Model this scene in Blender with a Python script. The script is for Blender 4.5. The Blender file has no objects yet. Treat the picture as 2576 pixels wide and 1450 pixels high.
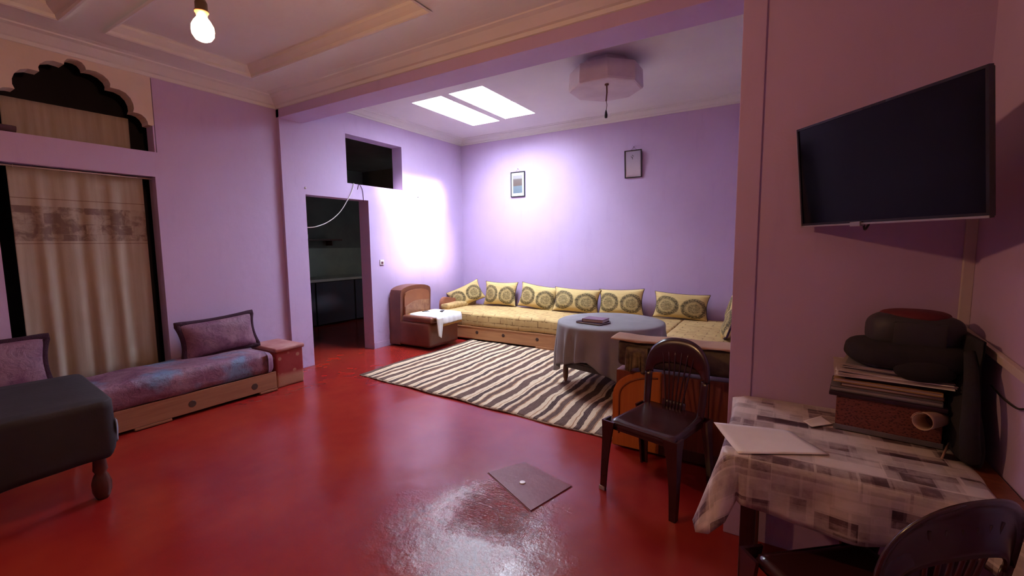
import bpy, bmesh, math, random
from mathutils import Vector, Matrix, Euler
R = random.Random(7)
PI = math.pi
S = bpy.context.scene
COL = S.collection

# ------------------------------------------------------------------ camera
F_PX = 1114.4
yaw, pit, rol = math.radians(-31.46), math.radians(-5.69), math.radians(-.57)
fw = Vector((math.sin(yaw)*math.cos(pit), math.cos(yaw)*math.cos(pit), math.sin(pit)))
rt = Vector((math.cos(yaw), -math.sin(yaw), 0))
up = rt.cross(fw)
r2 = rt*math.cos(rol)+up*math.sin(rol)
u2 = -rt*math.sin(rol)+up*math.cos(rol)
cam = bpy.data.cameras.new('camera')
cam.sensor_fit = 'HORIZONTAL'; cam.sensor_width = 36; cam.lens = F_PX/2576*36
cam.clip_start = .05
co = bpy.data.objects.new('camera', cam); COL.objects.link(co)
m = Matrix((r2, u2, -fw)).transposed().to_4x4(); m.translation = Vector((0, 0, 1.5))
co.matrix_world = m
S.camera = co
# ------------------------------------------------------------------ exposure, world, sun
S.view_settings.view_transform = 'Standard'; S.view_settings.look = 'None'
S.view_settings.gamma = 1; S.view_settings.use_curve_mapping = False
S.view_settings.exposure = 0.0
BULB_STRENGTH = 730
PANE_STRENGTH = 41
SUN_STRENGTH = 80
w = bpy.data.worlds.new('world'); S.world = w; w.use_nodes = True
w.node_tree.nodes['Background'].inputs[0].default_value = (.75, .87, 1, 1)
w.node_tree.nodes['Background'].inputs[1].default_value = 3
sl = bpy.data.lights.new('sun', 'SUN'); sl.energy = SUN_STRENGTH; sl.angle = .28; sl.color = (1, .97, .93)
so = bpy.data.objects.new('sun', sl); COL.objects.link(so)
sd = Vector((-1.5, .30, -1.72)).normalized()
so.rotation_euler = sd.to_track_quat('-Z', 'Y').to_euler(); so.location = (0, 5, 8)

# ------------------------------------------------------------------ room constants
XM, XA, YF, YK, YW = -5.046, -4.996, 3.086, 3.38, 6.467
ZB, ZM, ZC = 2.966, 3.06, 3.244
ZMC, ZAC = 3.17, 3.33
XJ, YT, XR = -.203, 2.42, .638

# ------------------------------------------------------------------ materials
class NT:
    def __init__(s, name, rough=.6, metal=0., spec=.5):
        s.m = bpy.data.materials.new(name); s.m.use_nodes = True
        s.t = s.m.node_tree; s.b = s.t.nodes['Principled BSDF']
        s.b.inputs['Roughness'].default_value = rough
        s.b.inputs['Metallic'].default_value = metal
        s.b.inputs['Specular IOR Level'].default_value = spec
    def n(s, typ, ins=None, **props):
        nd = s.t.nodes.new(typ)
        for k, v in props.items(): setattr(nd, k, v)
        for k, v in (ins or {}).items():
            if isinstance(v, bpy.types.NodeSocket): s.t.links.new(v, nd.inputs[k])
            else: nd.inputs[k].default_value = v
        return nd
    def coord(s, kind='Object', scale=(1, 1, 1), loc=(0, 0, 0), rot=(0, 0, 0)):
        tc = s.n('ShaderNodeTexCoord')
        return s.n('ShaderNodeMapping', {0: tc.outputs[kind], 1: loc, 2: rot, 3: scale}).outputs[0]
    def noise(s, vec, scale, detail=4, rough=.55, dist=0):
        return s.n('ShaderNodeTexNoise', {'Vector': vec, 'Scale': scale, 'Detail': detail, 'Roughness': rough, 'Distortion': dist}).outputs[0]
    def ramp(s, fac, stops, interp='LINEAR'):
        nd = s.n('ShaderNodeValToRGB', {0: fac}); cr = nd.color_ramp; cr.interpolation = interp
        while len(cr.elements) < len(stops): cr.elements.new(.5)
        for e, (p, c) in zip(cr.elements, stops):
            e.position = p; e.color = (c, c, c, 1) if isinstance(c, (int, float)) else (*c[:3], 1)
        return nd.outputs[0]
    def mix(s, fac, a, b, mode='MIX'):
        nd = s.n('ShaderNodeMix', data_type='RGBA', blend_type=mode)
        for i, v in ((0, fac), (6, a), (7, b)):
            if isinstance(v, bpy.types.NodeSocket): s.t.links.new(v, nd.inputs[i])
            elif i == 0: nd.inputs[0].default_value = v
            else: nd.inputs[i].default_value = (*v[:3], 1)
        return nd.outputs[2]
    def math(s, op, a, b=0., c=0.):
        return s.n('ShaderNodeMath', {0: a, 1: b, 2: c}, operation=op).outputs[0]
    def sep(s, v): return s.n('ShaderNodeSeparateXYZ', {0: v}).outputs
    def comb(s, x, y, z=0.): return s.n('ShaderNodeCombineXYZ', {0: x, 1: y, 2: z}).outputs[0]
    def color(s, c):
        if isinstance(c, bpy.types.NodeSocket): s.t.links.new(c, s.b.inputs['Base Color'])
        else: s.b.inputs['Base Color'].default_value = (*c[:3], 1)
    def rough(s, c): s.t.links.new(c, s.b.inputs['Roughness'])
    def bump(s, h, strength=.3, dist=.01):
        nd = s.n('ShaderNodeBump', {'Strength': strength, 'Distance': dist, 'Height': h})
        s.t.links.new(nd.outputs[0], s.b.inputs['Normal'])

def simple(name, c1, c2=None, scale=8, rough=.6, bump=.15, bscale=60, metal=0, spec=.5, stretch=(1, 1, 1), bdist=.004):
    t = NT(name, rough, metal, spec); v = t.coord('Object', stretch)
    c2 = c2 or tuple(x*.8 for x in c1)
    t.color(t.mix(t.ramp(t.noise(v, scale), [(.35, 0), (.65, 1)]), c1, c2))
    if bump: t.bump(t.noise(v, bscale, 3), bump, bdist)
    return t.m

def wall_mat(name, c1, c2, c3):
    t = NT(name, .62, 0, .3); v = t.coord('Object')
    big = t.ramp(t.noise(v, .9, 5, .6), [(.35, 0), (.65, 1)])
    c = t.mix(big, c1, c2)
    vs = t.coord('Object', (3, 3, .5))
    c = t.mix(t.ramp(t.noise(vs, 3, 6, .7), [(.55, 0), (.8, .5)]), c, c3)
    # grubby scuffs low on the wall
    z = t.sep(t.coord('Object'))[2]
    low = t.math('MULTIPLY', t.ramp(z, [(0, 1), (.9, 0)]), t.ramp(t.noise(v, 5, 6, .75, 1.2), [(.5, 0), (.75, .6)]))
    c = t.mix(low, c, tuple(x*.72 for x in c3))
    t.color(c)
    h = t.math('ADD', t.math('MULTIPLY', t.noise(v, 3.5, 4), 1.0), t.math('MULTIPLY', t.noise(v, 90, 3), .12))
    t.bump(h, .35, .012)
    return t.m

LILAC = wall_mat('lilac_paint', (.49, .36, .57), (.53, .39, .61), (.44, .31, .52))
CREAMWALL = simple('cream_plaster', (.68, .57, .50), (.62, .51, .45), 3, .75, .2, 50)
CEIL = simple('ceiling_plaster', (.72, .70, .68), (.67, .65, .64), 1.3, .7, .25, 20, bdist=.008)
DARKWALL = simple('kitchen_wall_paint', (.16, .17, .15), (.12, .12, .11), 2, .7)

def floor_mat():
    t = NT('red_floor_paint', .22, 0, .55); v = t.coord('Object')
    base = t.mix(t.ramp(t.noise(v, .8, 2, .5), [(.30, 0), (.70, 1)]), (.21, .009, .011), (.32, .022, .013))
    base = t.mix(t.ramp(t.noise(v, 1.7, 3, .55), [(.40, 0), (.80, .6)]), base, (.46, .06, .02))
    # worn patch of exposed cement around the floor cover
    d = t.n('ShaderNodeVectorMath', {0: v, 1: (-1.35, 1.75, 0)}, operation='DISTANCE').outputs['Value']
    near = t.ramp(t.math('ADD', d, t.math('MULTIPLY', t.noise(v, 3, 5, .7), .9)), [(.75, 1), (1.25, 0)])
    worn = t.math('MULTIPLY', near, t.ramp(t.noise(v, 5, 8, .75, .6), [(.42, 0), (.62, .85)]))
    base = t.mix(worn, base, (.13, .055, .055))
    speck = t.ramp(t.noise(v, 70, 2, .5), [(.72, 0), (.76, 1)])
    base = t.mix(t.math('MULTIPLY', speck, near), base, (.4, .33, .3))
    t.color(t.mix(.35, base, (.24, .013, .012)))
    crack = t.n('ShaderNodeTexVoronoi', {'Vector': t.n('ShaderNodeMapping', {0: v, 2: (0, 0, .6), 3: (1, 2.4, 1)}).outputs[0], 'Scale': 24.}, feature='DISTANCE_TO_EDGE').outputs[0]
    crack = t.ramp(crack, [(0, .35), (.10, 1)])
    dc = t.n('ShaderNodeVectorMath', {0: t.n('ShaderNodeMapping', {0: v, 1: (1.32, -2.02, 0), 3: (1, 1, 1)}).outputs[0], 1: (0, 0, 0)}, operation='DISTANCE').outputs['Value']
    nearc = t.ramp(t.math('ADD', dc, t.math('MULTIPLY', t.noise(v, 4, 6, .8), .8)), [(.50, 1), (.72, 0)])
    h = t.math('ADD', t.math('MULTIPLY', t.noise(v, 3.2, 2, .4), .7), t.math('ADD', t.math('MULTIPLY', t.math('MULTIPLY', nearc, t.math('ADD', t.math('MULTIPLY', crack, .35), t.noise(t.n('ShaderNodeMapping', {0: v, 2: (0, 0, .6), 3: (1, 3.5, 1)}).outputs[0], 22, 5, .7, 1.))), .50), t.math('MULTIPLY', t.math('MULTIPLY', near, t.noise(v, 18, 6, .7)), .35)))
    t.bump(h, .55, .02)
    return t.m
FLOOR = floor_mat()
PATCH = simple('cement_cover', (.19, .025, .035), (.22, .05, .055), 6, .40, .3, 40, spec=.25)

def wood(name, c1, c2, rough=.45, axis=0, scale=1., spec=.5):
    t = NT(name, rough, 0, spec)
    st = [(1, 14, 14), (14, 1, 14), (14, 14, 1)][axis]
    v = t.coord('Object', tuple(a*scale for a in st))
    n1 = t.noise(v, 2.2, 6, .6, .8)
    t.color(t.mix(t.ramp(n1, [(.3, 0), (.7, 1)]), c1, c2)); t.bump(n1, .15, .004)
    return t.m
PINE_Y = wood('pine_board_long_y', (.33, .145, .08), (.25, .10, .055), axis=1)
PINE_X = wood('pine_board_long_x', (.48, .235, .10), (.38, .165, .07), axis=0)
ORANGE = wood('orange_varnished_wood', (.52, .17, .03), (.42, .12, .022), .35, 2)
REDWOOD = wood('red_brown_veneer', (.22, .065, .03), (.12, .03, .016), .35, 2)
DARKWOOD = wood('dark_turned_wood', (.10, .03, .02), (.05, .015, .012), .35, 2)
KNOT = simple('dark_hole', (.07, .03, .02), None, 20, .8)
PLASTIC = simple('brown_moulded_plastic', (.045, .012, .014), (.035, .010, .012), 6, .24, .04, 30, spec=.6)
BLACKCLOTH = simple('black_cloth', (.012, .010, .014), (.018, .014, .02), 9, .9, .4, 120)
NAVYCLOTH = simple('dark_navy_tablecloth', (.022, .018, .028), (.016, .013, .02), 5, .75, .35, 50)
GREYCLOTH = simple('grey_tablecloth', (.26, .235, .24), (.22, .20, .205), 6, .7, .2, 150)
BAGGREY = simple('charcoal_nylon', (.04, .037, .045), (.03, .028, .035), 7, .6, .3, 60)
REDCLOTH = simple('dark_red_cloth', (.13, .012, .02), (.09, .01, .015), 9, .8, .3, 70)
WHITECLOTH = simple('white_cotton', (.82, .80, .78), (.78, .76, .74), 5, .8, .3, 40)
OCHRE = simple('ochre_cloth_edge', (.55, .29, .07), (.48, .24, .06), 5, .8, .2, 60)
PURPLEFUR = simple('dark_purple_plush', (.045, .006, .028), (.03, .004, .02), 60, .9, .9, 160, bdist=.01)
WHITEPL = simple('white_plastic', (.70, .67, .66), (.66, .62, .62), 4, .4, .05)
TRUNK = simple('off_white_trunking', (.62, .53, .52), (.55, .46, .46), 4, .45, .05)
BLACKPL = simple('black_plastic', (.012, .012, .015), None, 5, .3, .03)
BEZEL = simple('tv_bezel_gloss', (.02, .016, .025), None, 5, .18, 0)
SILVER = simple('silver_plastic', (.42, .40, .44), None, 5, .3, .02, metal=.6)
PAPER = simple('paper_white', (.82, .79, .80), (.76, .72, .74), 5, .7, .1, 20)
PAPER2 = simple('paper_aged', (.52, .42, .42), (.42, .33, .33), 6, .7, .2, 40, stretch=(1, 1, 12))
PAPER3 = simple('paper_grey_pages', (.34, .30, .33), (.24, .21, .23), 6, .7, .2, 40, stretch=(1, 1, 12))
TANPAPER = simple('tan_folder', (.42, .26, .10), (.36, .21, .08), 6, .6)
BROWNBOOK = simple('brown_cover', (.15, .07, .055), (.11, .05, .05), 6, .5)
PURPLEBOOK = simple('dark_purple_cover', (.03, .008, .025), (.02, .006, .02), 6, .5)
GREYBOOK = simple('slate_cover', (.16, .15, .17), (.10, .09, .11), 9, .45)
MAROON = simple('maroon_glossy_cover', (.16, .06, .08), (.12, .045, .06), 9, .25)
WIRE = simple('dark_wire', (.03, .025, .02), None, 9, .5)
COPPER = simple('brown_cord', (.12, .04, .03), None, 9, .6)
WHITECORD = simple('white_cord', (.8, .78, .76), None, 9, .5, 0)
LAMPBOX = simple('plaster_lamp_box', (.60, .50, .52), (.52, .42, .45), 4, .6, .4, 14, bdist=.01)
PINKMAT = simple('hem_dust', (.4, .33, .33), None, 9, .7)

def leather():
    t = NT('brown_leatherette', .4, 0, .5); v = t.coord('Object')
    c = t.mix(t.ramp(t.noise(v, 3, 5), [(.35, 0), (.65, 1)]), (.20, .062, .03), (.14, .04, .024))
    t.color(c); t.bump(t.noise(v, 45, 4), .25, .004); return t.m
LEATHER = leather()
LEATHER_WORN = simple('cracked_tan_leather', (.36, .17, .09), (.22, .09, .05), 14, .5, .6, 25, bdist=.01)

def screen():
    t = NT('tv_screen_glass', .12, 0, .5); v = t.coord('Object')
    t.color((.003, .003, .008)); t.b.inputs['Specular IOR Level'].default_value = .22; t.rough(t.ramp(t.noise(v, 4, 4), [(.3, .09), (.7, .13)])); return t.m
SCREEN = screen()

def emis(name, c, k):
    t = NT(name); e = t.n('ShaderNodeEmission', {0: (*c, 1), 1: k})
    t.t.links.new(e.outputs[0], t.t.nodes['Material Output'].inputs[0]); return t.m
BULBMAT = emis('glowing_bulb', (1, .53, .26), BULB_STRENGTH)

def panemat():
    t = NT('frosted_skylight_glass')
    e = t.n('ShaderNodeEmission', {0: (.71, .83, 1, 1), 1: PANE_STRENGTH*3.3})
    tr = t.n('ShaderNodeBsdfTransparent')
    mx = t.n('ShaderNodeMixShader', {0: .3, 1: tr.outputs[0], 2: e.outputs[0]})
    t.t.links.new(mx.outputs[0], t.t.nodes['Material Output'].inputs[0]); return t.m
PANE = panemat()

def rug_mat():
    t = NT('striped_wool', .9, 0, .2); tc = t.n('ShaderNodeTexCoord').outputs['UV']
    s = t.sep(tc)
    wob = t.noise(t.n('ShaderNodeMapping', {0: tc, 3: (1.2, .9, 1)}).outputs[0], 3.2, 3, .5)
    x = t.math('ADD', s[0], t.math('MULTIPLY', t.math('SUBTRACT', wob, .5), .11))
    f = t.math('FRACT', t.math('DIVIDE', x, .37))
    cr, br, tn, dk = (.72, .56, .38), (.10, .055, .045), (.40, .22, .12), (.055, .03, .03)
    c = t.ramp(f, [(0, br), (.16, cr), (.27, tn), (.30, cr), (.36, dk), (.50, cr), (.60, tn), (.63, br), (.76, tn), (.80, cr), (.93, br)], 'CONSTANT')
    fib = t.noise(t.n('ShaderNodeMapping', {0: tc, 3: (20, 2, 1)}).outputs[0], 6, 4)
    c = t.mix(t.math('MULTIPLY', t.ramp(fib, [(.4, 0), (.8, 1)]), .5), c, (.30, .19, .13))
    t.color(c); t.bump(t.noise(t.n('ShaderNodeMapping', {0: tc, 3: (60, 200, 1)}).outputs[0], 2, 3), .5, .006); return t.m
RUG = rug_mat()

def cushion_mat():
    # cream cloth with two round dark-olive floral medallions per face (Generated x,z)
    t = NT('cream_medallion_print', .75, 0, .3); g = t.n('ShaderNodeTexCoord').outputs['UV']; s = t.sep(g)
    nz = t.noise(g, 9, 6, .75, .5); fine = t.noise(g, 26, 6, .8, .8)
    col = t.mix(t.ramp(t.noise(g, 2.5, 4), [(.35, 0), (.7, 1)]), (.60, .44, .18), (.52, .36, .14))
    tot = None
    for cx, cy in ((.24, .46), (.76, .42)):
        dx = t.math('MULTIPLY', t.math('SUBTRACT', s[0], cx), 1.55); dy = t.math('SUBTRACT', s[1], cy)
        d = t.math('SQRT', t.math('ADD', t.math('MULTIPLY', dx, dx), t.math('MULTIPLY', dy, dy)))
        d = t.math('ADD', d, t.math('MULTIPLY', t.math('SUBTRACT', nz, .5), .10))
        ring = t.ramp(d, [(.0, .75), (.17, .8), (.20, .4), (.25, .6), (.28, 1), (.36, 1), (.40, 0)])
        tot = ring if tot is None else t.math('MAXIMUM', tot, ring)
    tot = t.math('MULTIPLY', tot, t.ramp(fine, [(.36, .1), (.52, 1)]))
    t.color(t.mix(tot, col, (.065, .05, .022)))
    t.bump(t.noise(g, 5, 5, .6, .6), .5, .03); return t.m
CUSHION = cushion_mat()
PIPING = simple('dark_brown_piping', (.035, .016, .010), None, 9, .7)

def mattress_mat():
    t = NT('cream_dashed_upholstery', .75, 0, .3); s = t.sep(t.coord('Object'))
    v = t.comb(t.math('ADD', s[0], 0.), t.math('SUBTRACT', s[1], s[2]))
    nz = t.noise(t.coord('Object'), 5, 4)
    col = t.mix(t.ramp(nz, [(.35, 0), (.7, 1)]), (.56, .39, .16), (.48, .31, .12))
    b = t.n('ShaderNodeTexBrick', {'Vector': v, 'Color1': (0, 0, 0, 1), 'Color2': (.25, .25, .25, 1), 'Mortar': (1, 1, 1, 1), 'Scale': 1., 'Mortar Size': .007, 'Mortar Smooth': .2, 'Brick Width': .21, 'Row Height': .085})
    f = t.math('MULTIPLY', b.outputs[0], t.ramp(t.noise(t.coord('Object'), 13, 3, .6), [(.44, .15), (.56, .9)]))
    t.color(t.mix(f, col, (.20, .105, .035)))
    t.bump(t.math('ADD', t.math('MULTIPLY', b.outputs[0], -.5), nz), .5, .012); return t.m
MATTRESS = mattress_mat()

def purple_mat(name, blue=True):
    t = NT(name, .6, 0, .4); v = t.coord('Object')
    a = t.ramp(t.noise(v, 3.1, 4, .6, .6), [(.3, 0), (.7, 1)])
    c = t.mix(a, (.13, .03, .09), (.31, .17, .22))
    if blue: c = t.mix(t.ramp(t.noise(t.coord('Object', (1, 1, 1), (3, 1.7, 2)), 2.4, 3), [(.50, 0), (.60, .9)]), c, (.13, .20, .34))
    c = t.mix(t.ramp(t.noise(v, 14, 6, .75, 1.4), [(.5, 0), (.66, .75)]), c, (.08, .02, .055))
    t.color(c); t.bump(t.noise(v, 9, 6, .7, 1.), .7, .015); return t.m
PURPLEMAT = purple_mat('purple_blue_velour'); PURPLECUSH = purple_mat('mauve_brocade', False)

def poufmat():
    t = NT('red_spotted_cover', .6, 0, .3); v = t.coord('Object')
    c = t.mix(t.ramp(t.noise(v, 5, 4), [(.35, 0), (.65, 1)]), (.30, .05, .045), (.38, .11, .09))
    vo = t.n('ShaderNodeTexVoronoi', {'Vector': v, 'Scale': 13.}).outputs[0]
    z = t.sep(v)[2]
    band = t.ramp(z, [(.13, 0), (.16, 1), (.36, 1), (.38, .5)])
    c = t.mix(t.math('MULTIPLY', band, .75), c, (.22, .015, .02))
    c = t.mix(t.math('MULTIPLY', band, t.ramp(vo, [(.20, .8), (.30, 0)])), c, (.38, .18, .12))
    c = t.mix(t.ramp(z, [(.10, 1), (.15, 0)]), c, (.40, .20, .13))
    t.color(c); t.bump(t.noise(v, 20, 4), .3, .006); return t.m
POUF = poufmat()

def patchwork():
    t = NT('patchwork_oilcloth', .38, 0, .5); g = t.n('ShaderNodeTexCoord').outputs['UV']
    def br(sc, w_, h_, off):
        mp = t.n('ShaderNodeMapping', {0: g, 1: (off, off*.7, 0), 3: (sc, sc, 1)}).outputs[0]
        return t.n('ShaderNodeTexBrick', {'Vector': mp, 'Color1': (0, 0, 0, 1), 'Color2': (1, 1, 1, 1), 'Mortar': (.6, .6, .6, 1), 'Scale': 1., 'Mortar Size': .004, 'Brick Width': w_, 'Row Height': h_, 'Bias': 0.}, offset=.37, squash=1.6).outputs[0]
    a, b, c_ = br(1, .12, .065, 0), br(1, .19, .11, 3.3), br(1, .055, .08, 7.1)
    f = t.math('ADD', t.math('MULTIPLY', a, .45), t.math('ADD', t.math('MULTIPLY', b, .35), t.math('MULTIPLY', c_, .2)))
    f = t.math('ADD', f, t.math('MULTIPLY', t.math('SUBTRACT', t.noise(g, 11, 5, .7), .5), .5))
    c = t.ramp(f, [(.17, (.04, .02, .03)), (.30, (.13, .08, .09)), (.38, (.33, .26, .26)), (.52, (.50, .44, .43)), (.72, (.70, .63, .61))])
    t.color(c); t.bump(t.noise(g, 7, 4), .35, .02); return t.m
PATCHWORK = patchwork()

def curtain_mat():
    t = NT('cream_curtain_print', .85, 0, .2); v = t.coord('Object', loc=(0, 0, .32)); s = t.sep(v)
    vs = t.coord('Object', (4, 9, .5))
    col = t.mix(t.ramp(t.noise(vs, 3, 4), [(.3, 0), (.7, 1)]), (.41, .335, .27), (.33, .26, .21))
    band = t.math('MULTIPLY', t.math('GREATER_THAN', s[2], 1.56), t.math('LESS_THAN', s[2], 1.84))
    s = t.sep(v)
    line = t.math('ADD', t.math('COMPARE', s[2], 1.90, .004), t.math('COMPARE', s[2], 1.54, .004))
    yz = t.comb(s[1], s[2])
    b = t.n('ShaderNodeTexBrick', {'Vector': yz, 'Color1': (0, 0, 0, 1), 'Color2': (1, 1, 1, 1), 'Mortar': (.5, .5, .5, 1), 'Scale': 1., 'Mortar Size': .002, 'Brick Width': .105, 'Row Height': .085}, offset=.4).outputs[0]
    blot = t.math('ADD', t.math('MULTIPLY', b, .26), t.noise(yz, 11, 5, .7, .8))
    f = t.math('MULTIPLY', band, t.ramp(blot, [(.50, .1), (.72, .85)]))
    c = t.mix(f, col, (.15, .09, .08))
    c = t.mix(t.math('MULTIPLY', line, .6), c, (.15, .08, .07))
    t.color(c); t.bump(t.noise(v, 120, 2), .2, .003); return t.m
CURTAIN = curtain_mat()

def basket_mat():
    t = NT('speckled_red_box', .55, 0, .4); v = t.coord('Object')
    vo = t.n('ShaderNodeTexVoronoi', {'Vector': t.n('ShaderNodeMapping', {0: v, 3: (1, 1, 1.7)}).outputs[0], 'Scale': 95.}).outputs[0]
    c = t.mix(t.ramp(vo, [(.2, 1), (.45, 0)]), t.mix(t.noise(v, 6), (.20, .055, .04), (.14, .04, .035)), (.05, .012, .014))
    t.color(c); t.bump(vo, .5, .004); return t.m
BOXMAT = basket_mat()

def pic_mat(name, stops, mark):
    t = NT(name, .15, 0, .5); g = t.n('ShaderNodeTexCoord').outputs['Generated']; s = t.sep(g)
    c = t.ramp(t.math('ADD', s[2], t.math('MULTIPLY', t.noise(g, 3), .06)), stops)
    if mark:
        d = t.n('ShaderNodeVectorMath', {0: t.comb(s[0], s[2]), 1: (.45, .78, 0)}, operation='DISTANCE').outputs['Value']
        c = t.mix(t.math('MULTIPLY', t.ramp(d, [(.05, 1), (.13, 0)]), t.ramp(t.noise(g, 14, 4), [(.5, 0), (.56, 1)])), c, (.06, .05, .06))
    t.color(c); return t.m
PIC1 = pic_mat('grey_photo_print', [(0, (.13, .16, .19)), (.42, (.15, .18, .20)), (.46, (.14, .10, .085)), (.8, (.15, .12, .11)), (.88, (.30, .28, .28))], False)
PIC2 = pic_mat('pale_print', [(0, (.50, .38, .44)), (.4, (.46, .37, .44)), (1, (.36, .31, .42))], True)

# ------------------------------------------------------------------ mesh helpers
def tobj(name, bm, mat, parent=None, smooth=False, label=None):
    if parent is not None:
        pm = parent
        M = pm.matrix_basis.copy()
        while pm.parent: pm = pm.parent; M = pm.matrix_basis @ M
        bmesh.ops.transform(bm, matrix=M.inverted(), verts=bm.verts)
    return lobj(name, bm, mat, parent, smooth, label)
def lobj(name, bm, mat, parent=None, smooth=False, label=None):
    me = bpy.data.meshes.new(name)
    if not getattr(bm, 'keepn', False): bmesh.ops.recalc_face_normals(bm, faces=bm.faces)
    if smooth:
        for f in bm.faces: f.smooth = True
    bm.to_mesh(me); bm.free(); me.materials.append(mat)
    if smooth == 'auto':
        me.polygons.foreach_set('use_smooth', [True]*len(me.polygons))
        try: me.set_sharp_from_angle(angle=math.radians(38))
        except Exception: pass
    o = bpy.data.objects.new(name, me); COL.objects.link(o)
    if parent is not None: o.parent = parent
    if label: o['label'] = label
    return o
def thing(name, label, cat, loc=(0, 0, 0), rz=0, group=None, rot=None):
    o = bpy.data.objects.new(name, None); COL.objects.link(o); o.empty_display_size = .1
    o.location = loc; o.rotation_euler = rot if rot else (0, 0, rz)
    o['label'] = label; o['category'] = cat
    if group: o['group'] = group
    return o
def tag(o, label, cat, group=None):
    o['label'] = label; o['category'] = cat
    if group: o['group'] = group
    return o
def struct(name, bm, mat, smooth=False, parent=None):
    o = tobj(name, bm, mat, parent, smooth); o['kind'] = 'structure'; return o
def B(): return bmesh.new()
def box(bm, x0, x1, y0, y1, z0, z1, bev=0, seg=2, M=None):
    r = bmesh.ops.create_cube(bm, size=1); vs = r['verts']
    for v in vs: v.co = Vector((x0+(v.co.x+.5)*(x1-x0), y0+(v.co.y+.5)*(y1-y0), z0+(v.co.z+.5)*(z1-z0)))
    if bev:
        es = list({e for v in vs for e in v.link_edges})
        r = bmesh.ops.bevel(bm, geom=es, offset=bev, segments=seg, affect='EDGES', profile=.6)
        vs = list({v for f in r['faces'] for v in f.verts} | {v for v in vs if v.is_valid})
    if M is not None: bmesh.ops.transform(bm, matrix=M, verts=vs)
    return bm
def grid(bm, fn, nu, nv, cu=False, cv=False, uvfn=None):
    """fn(u,v)->Vector, u,v in 0..1"""
    V = [[bm.verts.new(fn(i/nu, j/nv)) for j in range(nv+(0 if cv else 1))] for i in range(nu+(0 if cu else 1))]
    uvl = (bm.loops.layers.uv.get('uv') or bm.loops.layers.uv.new('uv')) if uvfn else None
    for i in range(nu):
        for j in range(nv):
            i2 = (i+1) % len(V); j2 = (j+1) % len(V[0])
            try: f = bm.faces.new((V[i][j], V[i2][j], V[i2][j2], V[i][j2]))
            except ValueError: continue
            if uvl:
                for l, (a, b) in zip(f.loops, ((i, j), (i+1, j), (i+1, j+1), (i, j+1))): l[uvl].uv = uvfn(a/nu, b/nv)
    return V
def tube(bm, pts, r, n=8, closed=False, cap=True, rfn=None, flat=1.):
    pts = [Vector(p) for p in pts]; N = len(pts); rings = []
    prev = None
    for i, p in enumerate(pts):
        a = pts[(i-1) % N] if (i or closed) else p; b = pts[(i+1) % N] if (i < N-1 or closed) else p
        t = (b-a).normalized()
        if prev is None:
            ref = Vector((0, 0, 1)) if abs(t.z) < .9 else Vector((1, 0, 0)); nrm = t.cross(ref).normalized()
        else: nrm = (prev - t*prev.dot(t)).normalized()
        prev = nrm; bn = t.cross(nrm); rr = rfn(i/(max(1, N-1))) if rfn else r
        rings.append([bm.verts.new(p+(nrm*math.cos(2*PI*k/n)+bn*flat*math.sin(2*PI*k/n))*rr) for k in range(n)])
    for i in range(N if closed else N-1):
        A, C = rings[i], rings[(i+1) % N]
        for k in range(n): bm.faces.new((A[k], A[(k+1) % n], C[(k+1) % n], C[k]))
    if cap and not closed: bm.faces.new(rings[0][::-1]); bm.faces.new(rings[-1])
    return bm
def lathe(bm, prof, c=(0, 0, 0), n=24):
    c = Vector(c)
    rings = [[bm.verts.new(c+Vector((r*math.cos(2*PI*k/n), r*math.sin(2*PI*k/n), z))) for k in range(n)] for r, z in prof]
    for A, C in zip(rings, rings[1:]):
        for k in range(n): bm.faces.new((A[k], A[(k+1) % n], C[(k+1) % n], C[k]))
    if prof[0][0] > 1e-4: bm.faces.new(rings[0][::-1])
    if prof[-1][0] > 1e-4: bm.faces.new(rings[-1])
    bmesh.ops.remove_doubles(bm, verts=bm.verts, dist=1e-6)
    return bm
def prism(bm, poly, fn, d0, d1):
    """poly list of (u,v); fn(u,v,d)->Vector; extruded from d0 to d1"""
    a = [bm.verts.new(fn(u, v, d0)) for u, v in poly]; b = [bm.verts.new(fn(u, v, d1)) for u, v in poly]
    bm.faces.new(a[::-1]); bm.faces.new(b)
    n = len(poly)
    for i in range(n): bm.faces.new((a[i], a[(i+1) % n], b[(i+1) % n], b[i]))
    return bm
def holed(bm, fn, u0, u1, v0, v1, holes, d0, d1):
    """slab with rectangular holes; fn(u,v,d)->Vector"""
    us = sorted({u0, u1, *[h[0] for h in holes], *[h[1] for h in holes]}); vs = sorted({v0, v1, *[h[2] for h in holes], *[h[3] for h in holes]})
    us = [u for u in us if u0 <= u <= u1]; vs = [v for v in vs if v0 <= v <= v1]
    solid = {}
    for i in range(len(us)-1):
        for j in range(len(vs)-1):
            cu, cv = (us[i]+us[i+1])/2, (vs[j]+vs[j+1])/2
            solid[i, j] = not any(h[0] < cu < h[1] and h[2] < cv < h[3] for h in holes)
    cache = {}
    def V(i, j, k):
        if (i, j, k) not in cache: cache[i, j, k] = bm.verts.new(fn(us[i], vs[j], (d0, d1)[k]))
        return cache[i, j, k]
    for (i, j), s in solid.items():
        if not s: continue
        bm.faces.new((V(i, j, 0), V(i+1, j, 0), V(i+1, j+1, 0), V(i, j+1, 0)))
        bm.faces.new((V(i, j, 1), V(i, j+1, 1), V(i+1, j+1, 1), V(i+1, j, 1)))
        for di, dj, a, b in ((-1, 0, (0, 0), (0, 1)), (1, 0, (1, 0), (1, 1)), (0, -1, (0, 0), (1, 0)), (0, 1, (0, 1), (1, 1))):
            if not solid.get((i+di, j+dj), False):
                bm.faces.new((V(i+a[0], j+a[1], 0), V(i+b[0], j+b[1], 0), V(i+b[0], j+b[1], 1), V(i+a[0], j+a[1], 1)))
    return bm
fX = lambda u, v, d: Vector((d, u, v))      # wall facing x: u=y, v=z
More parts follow.
